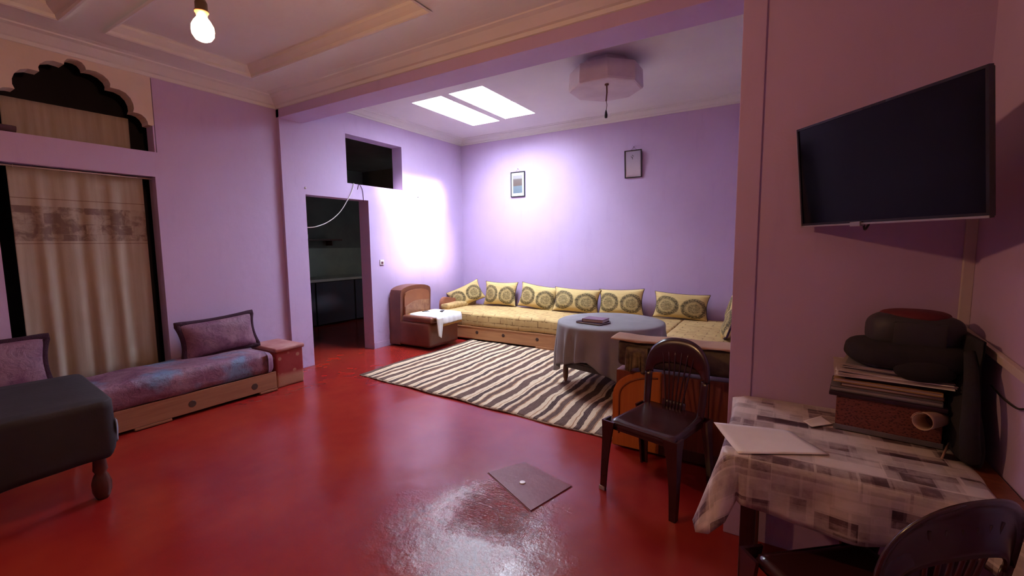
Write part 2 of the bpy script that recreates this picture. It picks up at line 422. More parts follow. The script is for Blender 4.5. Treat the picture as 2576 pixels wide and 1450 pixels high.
fY = lambda u, v, d: Vector((u, d, v))      # wall facing y: u=x, v=z
fZ = lambda u, v, d: Vector((u, v, d))
def subdiv(o, lv=1):
    md = o.modifiers.new('subdivision', 'SUBSURF'); md.levels = lv; md.render_levels = lv; return o
def solidify(o, t, off=0):
    md = o.modifiers.new('solidify', 'SOLIDIFY'); md.thickness = t; md.offset = off; return o

# ================================================================== SETTING
ARCH = [(1.884, 2.385), (1.884, 2.622), (1.852, 2.625), (1.850, 2.65), (1.835, 2.682), (1.808, 2.705), (1.775, 2.713), (1.745, 2.712), (1.756, 2.745), (1.754, 2.785), (1.738, 2.83), (1.705, 2.868), (1.66, 2.885), (1.60, 2.885), (1.604, 2.915), (1.592, 2.945), (1.56, 2.975), (1.515, 2.992), (1.47, 2.99), (1.452, 2.985), (1.448, 3.01), (1.43, 3.035), (1.403, 3.045)]
ARCH = ARCH + [(2*1.385-y, z) for y, z in ARCH[::-1]]
ARCH = [(y, z) for y, z in ARCH]
AY0, AY1 = ARCH[-1][0], 1.884
# floor
bm = B(); box(bm, -8.1, .9, -2.8, 6.7, -.12, 0); FL = struct('floor', bm, FLOOR)
bm = B(); prism(bm, [(-1.60, 2.28), (-1.146, 2.05), (-1.05, 2.41), (-1.46, 2.53)], fZ, -.02, .007)
bmesh.ops.bevel(bm, geom=[e for e in bm.edges if all(v.co.z > 0 for v in e.verts)], offset=.005, segments=2, affect='EDGES')
tobj('inspection_cover', bm, PATCH, FL, label='raised square cement cover in the worn floor')
bm = B(); lathe(bm, [(.001, .018), (.016, .018), (.020, .0165), (.0205, .011)], (-1.335, 2.285, -.005), 20); tobj('lifting_stud', bm, simple('white_enamel', (.9, .88, .88), None, 5, .25, 0), FL, True, label='small round white stud on the floor cover')
# left wall with window/doorway and arched niche
win = (.855, 1.872, .30, 2.158); arch_rect = (AY0, AY1, 2.385, 3.055)
bm = B(); holed(bm, fX, -2.8, YF+.02, 0, 3.3, [win, (AY0-.02, AY1+.02, 2.385, 3.055)], XM, XM-.14); struct('wall_left', bm, LILAC)
# cream plaster panel carrying the lobed arch (cream paint stops in a straight vertical line)
bm = B()
outer0, outer1, top = AY0-.5, AY1+.012, 3.09
pts_top = [(outer1, 2.63), (outer1, top), (outer0, top), (outer0, 2.63)]
inner = ARCH[1:-1]
prism(bm, [(outer1, 2.622), (outer1, top), (outer0, top), (outer0, 2.622)] + inner[::-1], fX, XM+.004, XM-.13)
struct('trim_1', bm, CREAMWALL)
# straight jambs and lilac border strip round the lower arch opening
bm = B()
box(bm, XM-.13, XM+.004, AY1, AY1+.012, 2.385, 2.63); box(bm, XM-.13, XM+.004, AY0-.014, AY0, 2.385, 2.63)
struct('trim_2', bm, LILAC)
# hollow behind the arch and the curtain, its shade painted in as near-black plaster
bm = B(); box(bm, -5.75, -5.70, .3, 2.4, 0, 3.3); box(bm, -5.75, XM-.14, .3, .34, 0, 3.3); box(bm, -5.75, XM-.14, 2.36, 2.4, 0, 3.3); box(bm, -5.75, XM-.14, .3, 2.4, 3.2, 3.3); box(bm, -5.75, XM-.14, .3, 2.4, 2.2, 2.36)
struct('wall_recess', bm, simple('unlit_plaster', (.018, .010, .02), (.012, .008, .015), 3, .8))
# alcove left wall: doorway and transom opening
bm = B(); holed(bm, fX, YF, YW+.15, 0, 3.6, [(3.37, 4.33, 0, 2.125), (3.99, 5.0, 2.33, 2.972)], XA, XA-.2); struct('wall_left_alcove', bm, LILAC)
bm = B(); box(bm, -5.3, XJ+.1, YW, YW+.15, 0, 3.6); struct('wall_back', bm, LILAC)
bm = B(); box(bm, XJ, XJ+.13, YT+.14, YW+.1, 0, 3.6); struct('wall_right_alcove', bm, LILAC)
bm = B(); box(bm, XJ, XR+.15, YT, YT+.14, 0, 3.4); box(bm, XJ-.002, XJ+.095, YT-.007, YT+.02, 0, 3.4, .003); struct('wall_front_right', bm, LILAC)
bm = B(); box(bm, XR, XR+.15, -2.8, YT+.1, 0, 3.4); struct('wall_right', bm, LILAC)
bm = B(); box(bm, -5.3, XR+.15, -2.95, -2.8, 0, 3.4); struct('wall_behind', bm, LILAC)
bm = B(); box(bm, XM-.1, XJ+.02, YF, YK, ZB, 3.7, .006); struct('beam', bm, LILAC, False)
# main ceiling with two recessed trays
trays = [(-4.55, -2.25, 1.46, 2.55), (-4.58, -2.2, -.6, 1.18)]
bm = B(); holed(bm, fZ, -5.3, .8, -2.9, YF+.02, trays, ZMC, ZMC+.03); struct('ceiling', bm, CEIL)
def ring_sweep(bm, x0, x1, y0, y1, prof):
    rings = []
    for d, z in prof: rings.append([bm.verts.new(c) for c in ((x0+d, y0+d, z), (x1-d, y0+d, z), (x1-d, y1-d, z), (x0+d, y1-d, z))])
    for A, C in zip(rings, rings[1:]):
        for k in range(4): bm.faces.new((A[k], A[(k+1) % 4], C[(k+1) % 4], C[k]))
    return rings
for i, (a, b, c, d) in enumerate(trays):
    bm = B(); rg = ring_sweep(bm, a, b, c, d, [(-.03, ZMC-.012), (-.012, ZMC-.016), (0, ZMC-.008), (.006, ZMC+.015), (.03, ZMC+.03), (.055, ZMC+.05), (.06, ZMC+.07), (.075, ZMC+.075)])
    bm.faces.new(rg[-1]); struct('ceiling_tray', bm, CEIL)
bm = B(); ring_sweep(bm, XM, XR, -2.8, YF, [(0, ZM), (.015, ZM+.003), (.022, ZM+.03), (.045, ZM+.036), (.075, ZM+.06), (.11, ZM+.085), (.15, ZM+.094), (.155, ZM+.104), (.2, ZM+.108), (.21, ZMC+.001)])
struct('trim_3', bm, CEIL)
sky = [(-4.19, -3.70, 4.41, 5.74), (-3.57, -3.07, 4.40, 5.69)]
bm = B(); holed(bm, fZ, -5.3, 0, YK-.02, YW+.1, sky, ZAC, ZAC+.34); struct('ceiling_alcove', bm, CEIL)
bm = B(); ring_sweep(bm, XA, XJ, YK, YW, [(0, ZC), (.012, ZC+.002), (.018, ZC+.022), (.035, ZC+.028), (.06, ZC+.05), (.09, ZC+.063), (.12, ZC+.068), (.125, ZC+.077), (.165, ZC+.08), (.17, ZAC+.001)])
struct('trim_4', bm, CEIL)
# kitchen shell beyond the doorway
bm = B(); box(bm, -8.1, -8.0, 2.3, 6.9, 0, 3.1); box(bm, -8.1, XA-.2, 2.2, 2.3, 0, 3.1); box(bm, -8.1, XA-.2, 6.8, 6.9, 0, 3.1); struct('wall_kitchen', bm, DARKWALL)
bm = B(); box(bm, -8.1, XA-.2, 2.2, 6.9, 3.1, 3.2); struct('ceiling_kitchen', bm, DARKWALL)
bm = B(); box(bm, -8.0, XA-.2, 6.7, 6.82, -.12, 0); struct('floor_kitchen', bm, FLOOR)
# skirting line: rough plaster edge on alcove left wall
bm = B(); box(bm, XA-.01, XA+.004, 4.335, 6.467, 0, .09, .003); struct('baseboard_left', bm, LILAC)

# ================================================================== skylights
for i, (a, b, c, d) in enumerate(sky):
    t = thing('skylight', ('pale glowing skylight nearer the doorway wall, leftmost of the two panels', 'glowing skylight with dark wires across it, right one of the two panels')[i], 'skylight', ((a+b)/2, (c+d)/2, ZAC), 0)
    bm = B(); box(bm, a-.01, b+.01, c-.01, d+.01, ZAC+.3405, ZAC+.346); tobj('pane', bm, PANE, t)
    ww = [[(.20, .12, .16), (.62, .10, .13)], [(.05, .30, .23), (.38, .60, .36), (.48, .98, .50)]][i]
    if i == 0: wires = [[(.55, .17), (1.0, .24)]]
    else: wires = [[(.30, .40), (.95, .44)], [(.30, .40), (.37, .56), (.40, .70), (.38, .86)], [(.37, .56), (1., .58)], [(.2, .33), (.34, .44)], [(.15, .2), (.7, .22)], [(.75, .47), (1., .57)]]
    for wv in wires:
        bm = B(); tube(bm, [(a+(b-a)*p, c+(d-c)*q, ZAC+.022) for p, q in wv], .0035, 6); tobj('wire', bm, WIRE, t)

# ================================================================== bulb
BX, BY, BZ = -1.95, .925, 2.24
bp = Vector((-1.93, .91, 2.352))
t = thing('hanging_bulb', 'lit bare light bulb hanging on a thin cord from the tray ceiling', 'light bulb', (bp.x, bp.y, ZMC+.07))
bm = B(); tube(bm, [(bp.x, bp.y, ZMC+.075), (bp.x, bp.y, bp.z+.075)], .003, 6); tobj('cord', bm, COPPER, t)
bm = B(); lathe(bm, [(.004, .085), (.016, .082), (.021, .07), (.021, .045), (.024, .043), (.024, .036), (.02, .034), (.018, .022)], bp, 20); tobj('socket', bm, simple('brown_socket', (.10, .05, .025), None, 9, .4, 0, metal=.3), t, True)
bm = B(); lathe(bm, [(.014, .03), (.018, .018), (.028, .004), (.036, -.012), (.038, -.028), (.036, -.045), (.027, -.060), (.014, -.067), (.0001, -.069)], bp, 24); tobj('bulb', bm, BULBMAT, t, True)

# ================================================================== octagonal lamp box
OX, OY = -1.64, 4.57
t = thing('ceiling_box', 'octagonal off-white box on the ceiling above the round table', 'ceiling box', (OX, OY, ZAC))
OR = .365
def octo(r, z): r *= OR/.40; return [Vector((OX+r*math.cos(PI/8+k*PI/4+.0), OY+r*math.sin(PI/8+k*PI/4+.0), z)) for k in range(8)]
bm = B(); rings = []
for r, z in ((.28, ZAC), (.28, 3.265), (.385, 3.26), (.405, 3.25), (.415, 3.085), (.405, 3.068), (.385, 3.062)): rings.append([bm.verts.new(p) for p in octo(r, z)])
for A, C in zip(rings, rings[1:]):
    for k in range(8): bm.faces.new((A[k], A[(k+1) % 8], C[(k+1) % 8], C[k]))
bm.faces.new(rings[-1]); tobj('shell', bm, LAMPBOX, t); OX, OY = -1.56, 4.38
bm = B(); lathe(bm, [(.02, 0), (.02, -.012), (.006, -.014)], (OX, OY, 3.062), 14); tobj('cord_grip', bm, COPPER, t)
bm = B(); tube(bm, [(OX, OY, 3.055), (OX+.003, OY, 2.98), (OX-.004, OY, 2.90)], .007, 7); tube(bm, [(OX-.004, OY, 2.91), (OX+.004, OY, 2.86), (OX-.004, OY, 2.80)], .003, 6); tobj('cord', bm, COPPER, t)
bm = B(); lathe(bm, [(.004, .03), (.010, .01), (.016, -.02), (.014, -.045), (.004, -.05)], (OX-.004, OY, 2.785), 12); tobj('socket', bm, BLACKPL, t, True)

# ================================================================== pictures, switch, nails, cables
def picture(x0, x1, z0, z1, lab, inner, mat, matm, lean):
    t = thing('picture_frame', lab, 'picture', ((x0+x1)/2, YW, z0), 0)
    M = Matrix.Translation((0, YW, z0)) @ Matrix.Rotation(lean, 4, 'X') @ Matrix.Translation((0, -YW, -z0))
    y1, y0 = YW-.002, YW-.022; fwid = .014
    bm = B(); holed(bm, fY, x0, x1, z0, z1, [(x0+fwid, x1-fwid, z0+fwid, z1-fwid)], y0, y1); bmesh.ops.transform(bm, matrix=M, verts=bm.verts); tobj('frame', bm, BLACKPL, t)
    bm = B(); box(bm, x0+fwid, x1-fwid, y0+.008, y1, z0+fwid, z1-fwid, M=M); tobj('mount', bm, matm, t)
    a, b, c, d = inner
    bm = B(); box(bm, x0+a, x1-b, y0+.006, y0+.009, z0+c, z1-d, M=M); tobj('print', bm, mat, t)
    xc = (x0+x1)/2
    bm = B(); tube(bm, [(xc-.05, YW-.004, z1-.005), (xc, YW-.006, z1+.045), (xc+.05, YW-.004, z1-.005)], .0015, 5); tobj('string', bm, PURPLEFUR, t)
    bm = B(); tube(bm, [(xc, YW+.005, z1+.045), (xc, YW-.02, z1+.05)], .003, 6); tobj('nail', bm, WIRE, t)
picture(-3.95, -3.68, 2.28, 2.69, 'black framed picture with white mount and grey print on the back wall', (.045, .05, .06, .06), PIC1, WHITECLOTH, 0)
picture(-2.01, -1.765, 2.43, 2.815, 'black framed pale sheet with small dark mark, tilting off the back wall', (.016, .016, .016, .016), PIC2, PAPER, .09)
t = thing('light_switch', 'small square white light switch on the wall beside the doorway', 'switch', (XA, 4.528, 1.253))
bm = B(); box(bm, XA, XA+.014, 4.49, 4.565, 1.215, 1.29, .004); tobj('plate', bm, WHITEPL, t)
bm = B(); box(bm, XA+.012, XA+.02, 4.51, 4.545, 1.228, 1.262, .003); tobj('rocker', bm, MAROON, t)
bm = B(); tube(bm, [(XA-.01, 5.315, 2.249), (XA+.03, 5.315, 2.255)], .004, 7); tag(tobj('nail', bm, WIRE), 'dark nail in the brightly lit wall right of the high opening', 'nail')
bm = B(); lathe(bm, [(.001, .012), (.010, .010), (.014, 0)], (0, 0, 0), 12); bmesh.ops.transform(bm, matrix=Matrix.Translation((XA, 3.372, 2.203)) @ Matrix.Rotation(PI/2, 4, 'Y'), verts=bm.verts); tag(tobj('wall_plug', bm, WHITECORD, None, True), 'tiny white round plug above the left corner of the kitchen doorway', 'wall plug')
bm = B(); tube(bm, [(XA-.01, 3.41, .62), (XA+.012, 3.41, .62)], .006, 7)
def bez(p, n=16):
    p = [Vector(q) for q in p]; out = []
    for i in range(len(p)-1):
        a = p[max(0, i-1)]; b = p[i]; c = p[i+1]; d = p[min(len(p)-1, i+2)]
        for k in range(n):
            s = k/n; out.append(.5*((2*b)+(c-a)*s+(2*a-5*b+4*c-d)*s*s+(-a+3*b-3*c+d)*s**3))
    out.append(p[-1]); return out
bm.free()
bm = B(); tube(bm, bez([(XA+.006, 4.09, 2.335), (XA+.008, 4.06, 2.25), (XA+.01, 3.985, 2.12), (XA+.005, 3.84, 1.93), (XA, 3.66, 1.80), (XA-.01, 3.48, 1.735), (XA-.06, 3.368, 1.728)], 6), .0055, 7); tag(tobj('white_cable', bm, WHITECORD, None, True), 'white cable drooping across the top of the kitchen doorway', 'cable')
bm = B(); tube(bm, bez([(XA+.004, 4.15, 2.26), (XA+.008, 4.175, 2.33), (XA+.008, 4.225, 2.27), (XA+.006, 4.24, 2.18), (XA+.005, 4.243, 2.10)], 6), .0035, 7); tag(tobj('thin_cable', bm, PURPLEFUR, None, True), 'short thin looped cable below the high wall opening', 'cable')

# ================================================================== curtain in the left opening, cloth in arch
def hang(bm, x, y0, y1, z0, z1, folds, amp, n=120, m=14, seed=0, flare=0):
    rr = random.Random(seed); ph = [rr.uniform(0, 6.28) for _ in range(4)]
    def fn(u, v):
        y = y0+(y1-y0)*u + flare*(1-v)*(u-.5)
        a = amp*(.35+.65*(1-v))
        f = math.sin(u*folds*2*PI+ph[0])+.5*math.sin(u*folds*1.63*2*PI+ph[1]+v*.6)+.3*math.sin(u*folds*3.1*PI+ph[2])
        return Vector((x+a*f, y, z0+(z1-z0)*v))
    grid(bm, fn, n, m)
t = thing('curtain', 'long cream curtain with a brown printed band in the left wall opening', 'curtain', (-5.14, 1.37, .32))
bm = B(); hang(bm, -5.125, .945, 1.80, .315, 2.135, 5.5, .014, seed=3, flare=.0); solidify(tobj('cloth', bm, CURTAIN, t, True), .003)
bm = B(); tube(bm, [(-5.125, .858, 2.143), (-5.125, 1.869, 2.143)], .007, 8); tobj('rod', bm, TRUNK, t, True)
for k in range(7):
    y = .98+k*.13; bm = B(); tube(bm, [(-5.125+.011*math.cos(a), y, 2.143+.011*math.sin(a)) for a in [q*PI/5 for q in range(10)]], .002, 5, closed=True); tobj('ring', bm, TRUNK, t, True)
bm = B(); hang(bm, -5.22, .97, 1.765, 2.37, 2.685, 9, .004, 90, 4, 5); o = tobj('arch_cloth', bm, CURTAIN, None, True); solidify(o, .004)
tag(o, 'flat cream cloth stretched across the lower half of the arched niche', 'cloth')
bm = B(); tube(bm, [(-5.12, .91, 2.42), (-5.12, 1.0, 2.42), (-5.12, 1.02, 2.418)], .028, 14); o = tobj('rolled_mat', bm, simple('mauve_felt', (.10, .05, .075), None, 9, .9), None, 'auto'); tag(o, 'short dark mauve roll lying on the sill of the arched niche', 'roll')

# ================================================================== cushions
def pillow_bm(wd, ht, th, seed=0, pinch=.10, n=22):
    rr = random.Random(seed); bm = B(); uvl = bm.loops.layers.uv.new('uv')
    ph = [rr.uniform(0, 6) for _ in range(6)]
    def edge(u, v): return (wd/2*u*(1-pinch*(1-v*v)*u*u), ht/2*v*(1-pinch*(1-u*u)*v*v))
    for sgn in (-1, 1):
        V = []
        for i in range(n+1):
            row = []
            for j in range(n+1):
                u, v = math.sin((i/n-.5)*PI), math.sin((j/n-.5)*PI)
                x, z = edge(u, v)
                b = max(0, (1-u**4)*(1-v**4))**.55*max(0, 1-.35*(u*u+v*v)/2)
                wr = .05*math.sin(5*u+ph[0]+2*v)*math.sin(4*v+ph[1])+.03*math.sin(9*u*v+ph[2]+4*u)
                y = sgn*th/2*b*(1+wr)
                row.append(bm.verts.new((x, y, z)))
            V.append(row)
        for i in range(n):
            for j in range(n):
                f = bm.faces.new((V[i][j], V[i+1][j], V[i+1][j+1], V[i][j+1]))
                for l, (a, b) in zip(f.loops, ((i, j), (i+1, j), (i+1, j+1), (i, j+1))): l[uvl].uv = (.5+.5*math.sin((a/n-.5)*PI), .5+.5*math.sin((b/n-.5)*PI))
    bmesh.ops.remove_doubles(bm, verts=bm.verts, dist=1e-5)
    return bm, edge
def cushion(name, lab, loc, rot, wd, ht, th, mat, pmat, pr=.006, seed=0, cat='cushion', group=None, rz=0):
    """loc = bottom centre; rot euler applied about the bottom centre"""
    t = thing(name, lab, cat, loc, group=group, rot=rot)
    bm, edge = pillow_bm(wd, ht, th, seed); bmesh.ops.translate(bm, verts=bm.verts, vec=(0, 0, ht/2)); lobj('cover', bm, mat, t, True)
    bm = B(); pts = []
    N = 20
    for a, b in [((-1, -1), (1, -1)), ((1, -1), (1, 1)), ((1, 1), (-1, 1)), ((-1, 1), (-1, -1))]:
        for k in range(N):
            s = k/N; u, v = a[0]+(b[0]-a[0])*s, a[1]+(b[1]-a[1])*s
            x, z = edge(u, v); pts.append((x, 0, z+ht/2))
    tube(bm, pts, pr, 8, closed=True); lobj('piping', bm, pmat, t, True)
    return t
G = 'cream medallion cushions on the yellow sofa'
SZ = .455
cushion('cushion', 'tilted cream medallion cushion in the left corner of the yellow sofa', (-4.60, 6.12, SZ+.01), (math.radians(-20), math.radians(-24), math.radians(38)), .60, .36, .17, CUSHION, PIPING, .004, 1, group=G)
cushion('cushion', 'second cream medallion cushion from the left, standing below the white mounted picture', (-4.10, 6.28, SZ), (math.radians(-13), 0, math.radians(2)), .64, .41, .17, CUSHION, PIPING, .005, 2, group=G)
cushion('cushion', 'third cream medallion cushion from the left, overlapped by the fourth', (-3.39, 6.26, SZ-.01), (math.radians(-14), math.radians(6), math.radians(-3)), .70, .40, .17, CUSHION, PIPING, .005, 3, group=G)
cushion('cushion', 'fourth cream cushion from the left, slumped behind the left end of the round table', (-2.68, 6.20, SZ-.01), (math.radians(-17), math.radians(2), math.radians(4)), .74, .38, .20, CUSHION, PIPING, .005, 4, group=G)
cushion('cushion', 'fifth cream cushion from the left, directly behind the round table', (-1.99, 6.27, SZ), (math.radians(-13), math.radians(-3), math.radians(-2)), .68, .38, .15, CUSHION, PIPING, .005, 5, group=G)
cushion('cushion', 'wide cream medallion cushion on the back wall right of the round table', (-1.17, 6.27, SZ), (math.radians(-13), math.radians(2), math.radians(1)), .72, .36, .16, CUSHION, PIPING, .005, 6, group=G)
cushion('cushion', 'upright medallion cushion leaning in the right back corner of the sofa', (-.50, 5.85, SZ), (math.radians(-14), math.radians(8), math.radians(-72)), .62, .42, .16, CUSHION, PIPING, .005, 7, group=G)
cushion('cushion', 'tilted cream cushion at the front right of the sofa beside the wall edge', (-.50, 5.15, SZ), (math.radians(-20), math.radians(-16), math.radians(-80)), .56, .40, .15, CUSHION, PURPLEFUR, .01, 8, group=G)

# ================================================================== yellow sofa
def mattress(bm, x0, x1, y0, y1, z0, z1, bev=.06, seg=4, cuts=16, amp=.006, seed=1, long='x'):
    box(bm, x0, x1, y0, y1, z0, z1)
    es = [e for e in bm.edges if abs((e.verts[0].co-e.verts[1].co)[0 if long == 'x' else 1]) > .3]
    bmesh.ops.subdivide_edges(bm, edges=es, cuts=cuts, use_grid_fill=True)
    sh = [e for e in bm.edges if len(e.link_faces) == 2 and e.calc_face_angle() > .5]
    bmesh.ops.bevel(bm, geom=sh, offset=bev, segments=seg, affect='EDGES', profile=.55)
    rr = random.Random(seed); p = [rr.uniform(0, 6) for _ in range(4)]
    for v in bm.verts:
        c = v.co; s = c.x if long == 'x' else c.y
        c.z += amp*math.sin(s*5+p[0]+c.y)*math.sin(c.y*7+p[1]+s*2); c.y += amp*.5*math.sin(s*9+p[2]); c.x += amp*.5*math.sin(s*7+p[3])
    return bm
YS = 5.45
sofa = thing('corner_sofa', 'long yellow patterned corner sofa on pine drawer base along the back wall', 'sofa', (-2.6, 5.9, 0))
bm = B(); box(bm, -4.78, XJ-.02, YS+.03, YW-.03, .03, .225); box(bm, -1.12, XJ-.02, 3.95, YS+.03, .03, .225); tobj('base', bm, PINE_X, sofa)
xs = [-4.70, -2.63, -1.13]
for i in range(2):
    bm = B(); box(bm, xs[i]+.004, xs[i+1]-.004, YS+.006, YS+.03, .045, .235, .004); fp = tobj('front_panel', bm, PINE_X, sofa)
    for hx in ([-3.98, -3.5, -2.93] if i == 0 else [-1.9]):
        bm = B(); lathe(bm, [(.001, .004), (.022, .004), (.026, 0)], (0, 0, 0), 16); bmesh.ops.transform(bm, matrix=Matrix.Translation((hx, YS+.006, .145)) @ Matrix.Rotation(PI/2, 4, 'X'), verts=bm.verts); tobj('finger_hole', bm, KNOT, fp)
    bm = B(); box(bm, xs[i]+.02, xs[i+1]-.03, YS+.0, YS+.012, .215, .235, .003); tobj('rail', bm, PINE_X, sofa)
bm = B(); box(bm, -2.95, -2.66, YS-.004, YS+.02, .012, .045, .003); tobj('foot_board', bm, PINE_X, sofa)
bm = B(); box(bm, -1.145, -1.12, 3.96, YS+.02, .04, .235, .004); tobj('side_panel', bm, PINE_Y, sofa)
bm = B(); mattress(bm, -4.76, -1.12, YS-.0, YW-.05, .228, .445, .05, 4, 22, .007, 3); tobj('mattress', bm, MATTRESS, sofa, True)
bm = B(); mattress(bm, -1.13, XJ-.03, 3.90, YW-.04, .228, .45, .05, 4, 16, .007, 5, 'y'); tobj('mattress', bm, MATTRESS, sofa, True)
# scrolled wooden arm, left end
prof = [(5.60, .03), (5.60, .40), (5.585, .50), (5.60, .575), (5.65, .62), (5.72, .63), (5.80, .61), (5.95, .585), (6.2, .57), (6.42, .57), (6.42, .03)]
bm = B(); prism(bm, prof, lambda u, v, d: Vector((d, u, v)), -4.85, -4.79); bmesh.ops.bevel(bm, geom=list(bm.edges), offset=.012, segments=2, affect='EDGES'); tobj('arm', bm, simple('reddish_arm_wood', (.33, .12, .07), (.26, .09, .05), 6, .4, .1), sofa, 'auto')
bm = B(); mattress(bm, -4.80, -4.62, 5.56, 6.35, .43, .53, .04, 3, 6, .006, 7, 'y'); tobj('arm_pad', bm, MATTRESS, sofa, True)

# ================================================================== wooden bench end in front (arched panel) with draped mattress
b = thing('storage_bench', 'tall orange and red-brown wooden bench end with arched panel behind the plastic chair', 'bench', (-.65, 3.3, 0))
BX0, BX1, BY0, BY1 = -1.02, XJ-.012, 3.06, 3.30
bm = B(); box(bm, BX0+.02, BX1, BY0+.02, BY1, .02, .585, .006); tobj('carcass', bm, REDWOOD, b)
# arched left panel
ap = [(BX0, .02), (BX0+.34, .02), (BX0+.34, .61)] + [(BX0+.30-.30*math.sin(a)*1.0, .40+.205*math.cos(a)) for a in [k*PI/2/8 for k in range(0, 9)]]
bm = B(); prism(bm, ap, lambda u, v, d: Vector((u, d, v)), BY0, BY0+.022); bmesh.ops.bevel(bm, geom=[e for e in bm.edges if all(abs(v.co.y-BY0) < 1e-4 for v in e.verts)], offset=.006, segments=2, affect='EDGES'); tobj('arched_panel', bm, ORANGE, b, 'auto')
ip = [(BX0+.05, .12)] + [(BX0+.32-.27*math.cos(a), .40+.165*math.sin(a)) for a in [k*PI/2/8 for k in range(0, 9)]] + [(BX0+.335, .565), (BX0+.335, .12)]
bm = B(); tube(bm, [(u, BY0-.001, v) for u, v in ip[:-2]], .007, 6); tobj('moulding', bm, simple('dark_orange_groove', (.25, .07, .015), None, 9, .4), b, True)
for k in range(3):
    x0 = BX0+.345+k*.152; bm = B(); box(bm, x0, x0+.148, BY0+.004, BY0+.024, .03, .60, .004); tobj('plank', bm, REDWOOD, b)
bm = B(); box(bm, BX0+.01, BX1, BY0+.002, BY0+.03, .02, .10, .004); tobj('plinth', bm, DARKWOOD, b)
# folded mattress on top + tan sheet + dark drape
o_ = B(); mattress(o_, BX0+.02, BX1-.005, BY0+.03, BY1-.02,   .612, .805, .04, 3, 8, .004, 9); tag(tobj('folded_mattress', o_, simple('dark_floral_cover', (.035, .014, .022), (.14, .11, .05), 7, .8, .3), None, True), 'dark folded mattress lying on the wooden bench by the wall edge', 'mattress')
def drape(bm, x0, x1, y0, y1, z, dropf, drl=.0, n=60):
    prof = [(y1, z, 0), (y0+.2, z+.002, 0), (y0+.03, z, 0), (y0-.004, z-.02, 1)]
    def fn(u, v):
        x = x0+(x1-x0)*u
        if v < .5:
            y = y1+(y0-y1)*v*2; return Vector((x, y, z+.003*math.sin(x*17)+.002*math.sin(y*21+x*9)))
        s = (v-.5)*2; dd = dropf(u); return Vector((x+.01*math.sin(u*14)*s, y0-.012*math.sin(min(1, s*4)*PI/2)-.008*s*math.sin(u*31), z-dd*s))
    grid(bm, fn, n, 16, uvfn=lambda u, v: (x0+(x1-x0)*u, v))
bm = B(); drape(bm, BX0-.02, BX1-.01, BY0+.02, BY1-.03, .813, lambda u: .006+.008*math.sin(u*7)**2); o = tobj('tan_sheet', bm, simple('tan_sheet_cloth', (.42, .25, .15), (.36, .20, .13), 5, .8, .3, 40), None, True); solidify(o, .006, 1); tag(o, 'tan sheet spread over the folded mattress behind the plastic chair', 'sheet')
bm = B(); drape(bm, BX0+.10, BX0+.25, BY0-.002, BY0+.06, .76, lambda u: .15+.02*math.sin(u*9)); o = tobj('floral_cloth', bm, simple('olive_floral_cloth', (.20, .15, .06), (.05, .025, .025), 16, .8, .3), None, True); o.location.y = -.012; solidify(o, .004, 1); tag(o, 'small yellow floral cloth hanging over the bench end above the arch', 'cloth')

# ================================================================== armchair with white cloth
ac = thing('slipper_chair', 'brown leatherette low chair with arched back against the alcove wall', 'armchair', (-4.6, 4.95, 0))
AY, BYY = 4.63, 5.28
bp_ = [(AY, .03), (AY, .79)] + [((AY+BYY)/2-(BYY-AY)/2*math.cos(a), .80+.10*math.sin(a)**.8) for a in [k*PI/10 for k in range(1, 10)]] + [(BYY, .79), (BYY, .03)]
bm = B(); prism(bm, bp_, lambda u, v, d: Vector((d+.05*(v-.4), u, v)), -4.975, -4.76); bmesh.ops.bevel(bm, geom=[e for e in bm.edges if len(e.link_faces) == 2 and e.calc_face_angle() > .6], offset=.035, segments=4, affect='EDGES'); tobj('backrest', bm, LEATHER, ac, 'auto')
ip_ = [(AY+.06, .44), (AY+.06, .74)] + [((AY+BYY)/2-(BYY-AY-.12)/2*math.cos(a), .75+.085*math.sin(a)**.8) for a in [k*PI/8 for k in range(1, 8)]] + [(BYY-.06, .74), (BYY-.06, .44)]
bm = B(); prism(bm, ip_, lambda u, v, d: Vector((d+.05*(v-.4), u, v)), -4.77, -4.735); bmesh.ops.bevel(bm, geom=[e for e in bm.edges if len(e.link_faces) == 2 and e.calc_face_angle() > .6], offset=.014, segments=3, affect='EDGES'); tobj('back_pad', bm, simple('tan_leatherette', (.30, .10, .045), (.25, .08, .04), 4, .4, .15), ac, 'auto')
wp_ = [(AY+.065, .43), (AY+.065, .59), (AY+.15, .63), (AY+.28, .665), (AY+.42, .665), (AY+.52, .655), (BYY-.065, .65), (BYY-.065, .43)]
bm = B(); prism(bm, wp_, lambda u, v, d: Vector((d+.05*(v-.4), u, v)), -4.745, -4.724); tobj('worn_patch', bm, LEATHER_WORN, ac, label='cracked tan lower half of the back pad')
bm = B()
box(bm, -4.80, -4.20, AY, BYY, .035, .40, .045, 3); tobj('seat_box', bm, LEATHER, ac, 'auto')
bm = B(); mattress(bm, -4.74, -4.17, AY+.005, BYY-.005, .385, .475, .035, 3, 5, .004, 4, 'y'); tobj('seat_cushion', bm, LEATHER, ac, True)
def overlay(bm, x0, x1, y0, y1, z, dx, dy, seed=0, n=40, m=30, r=.03):
    """cloth on seat: falls over x1 (front) by dx and over y0 by dy(u)"""
    Lx = x1-x0; Ly = y1-y0
    def fn(u, v):
        X = u*(Lx+dx); yy = v*(Ly+dy)-dy
        x = x0+min(X, Lx); fx = max(0, X-Lx); y = y0+max(0, yy); fy = max(0, -yy)
        dz = fx+fy
        k = .012*math.sin(v*17+seed)*(min(1, fx*8)) + .01*math.sin(u*15+seed)*min(1, fy*8)
        zz = z-dz+.003*math.sin(X*23+yy*11)
        return Vector((x+(.016 if fx > 0 else 0)*min(1, fx*20)+abs(k)+.25*min(fy, .05), y-(.016 if fy > 0 else 0)*min(1, fy*20)-.0*k, zz))
    grid(bm, fn, n, m)
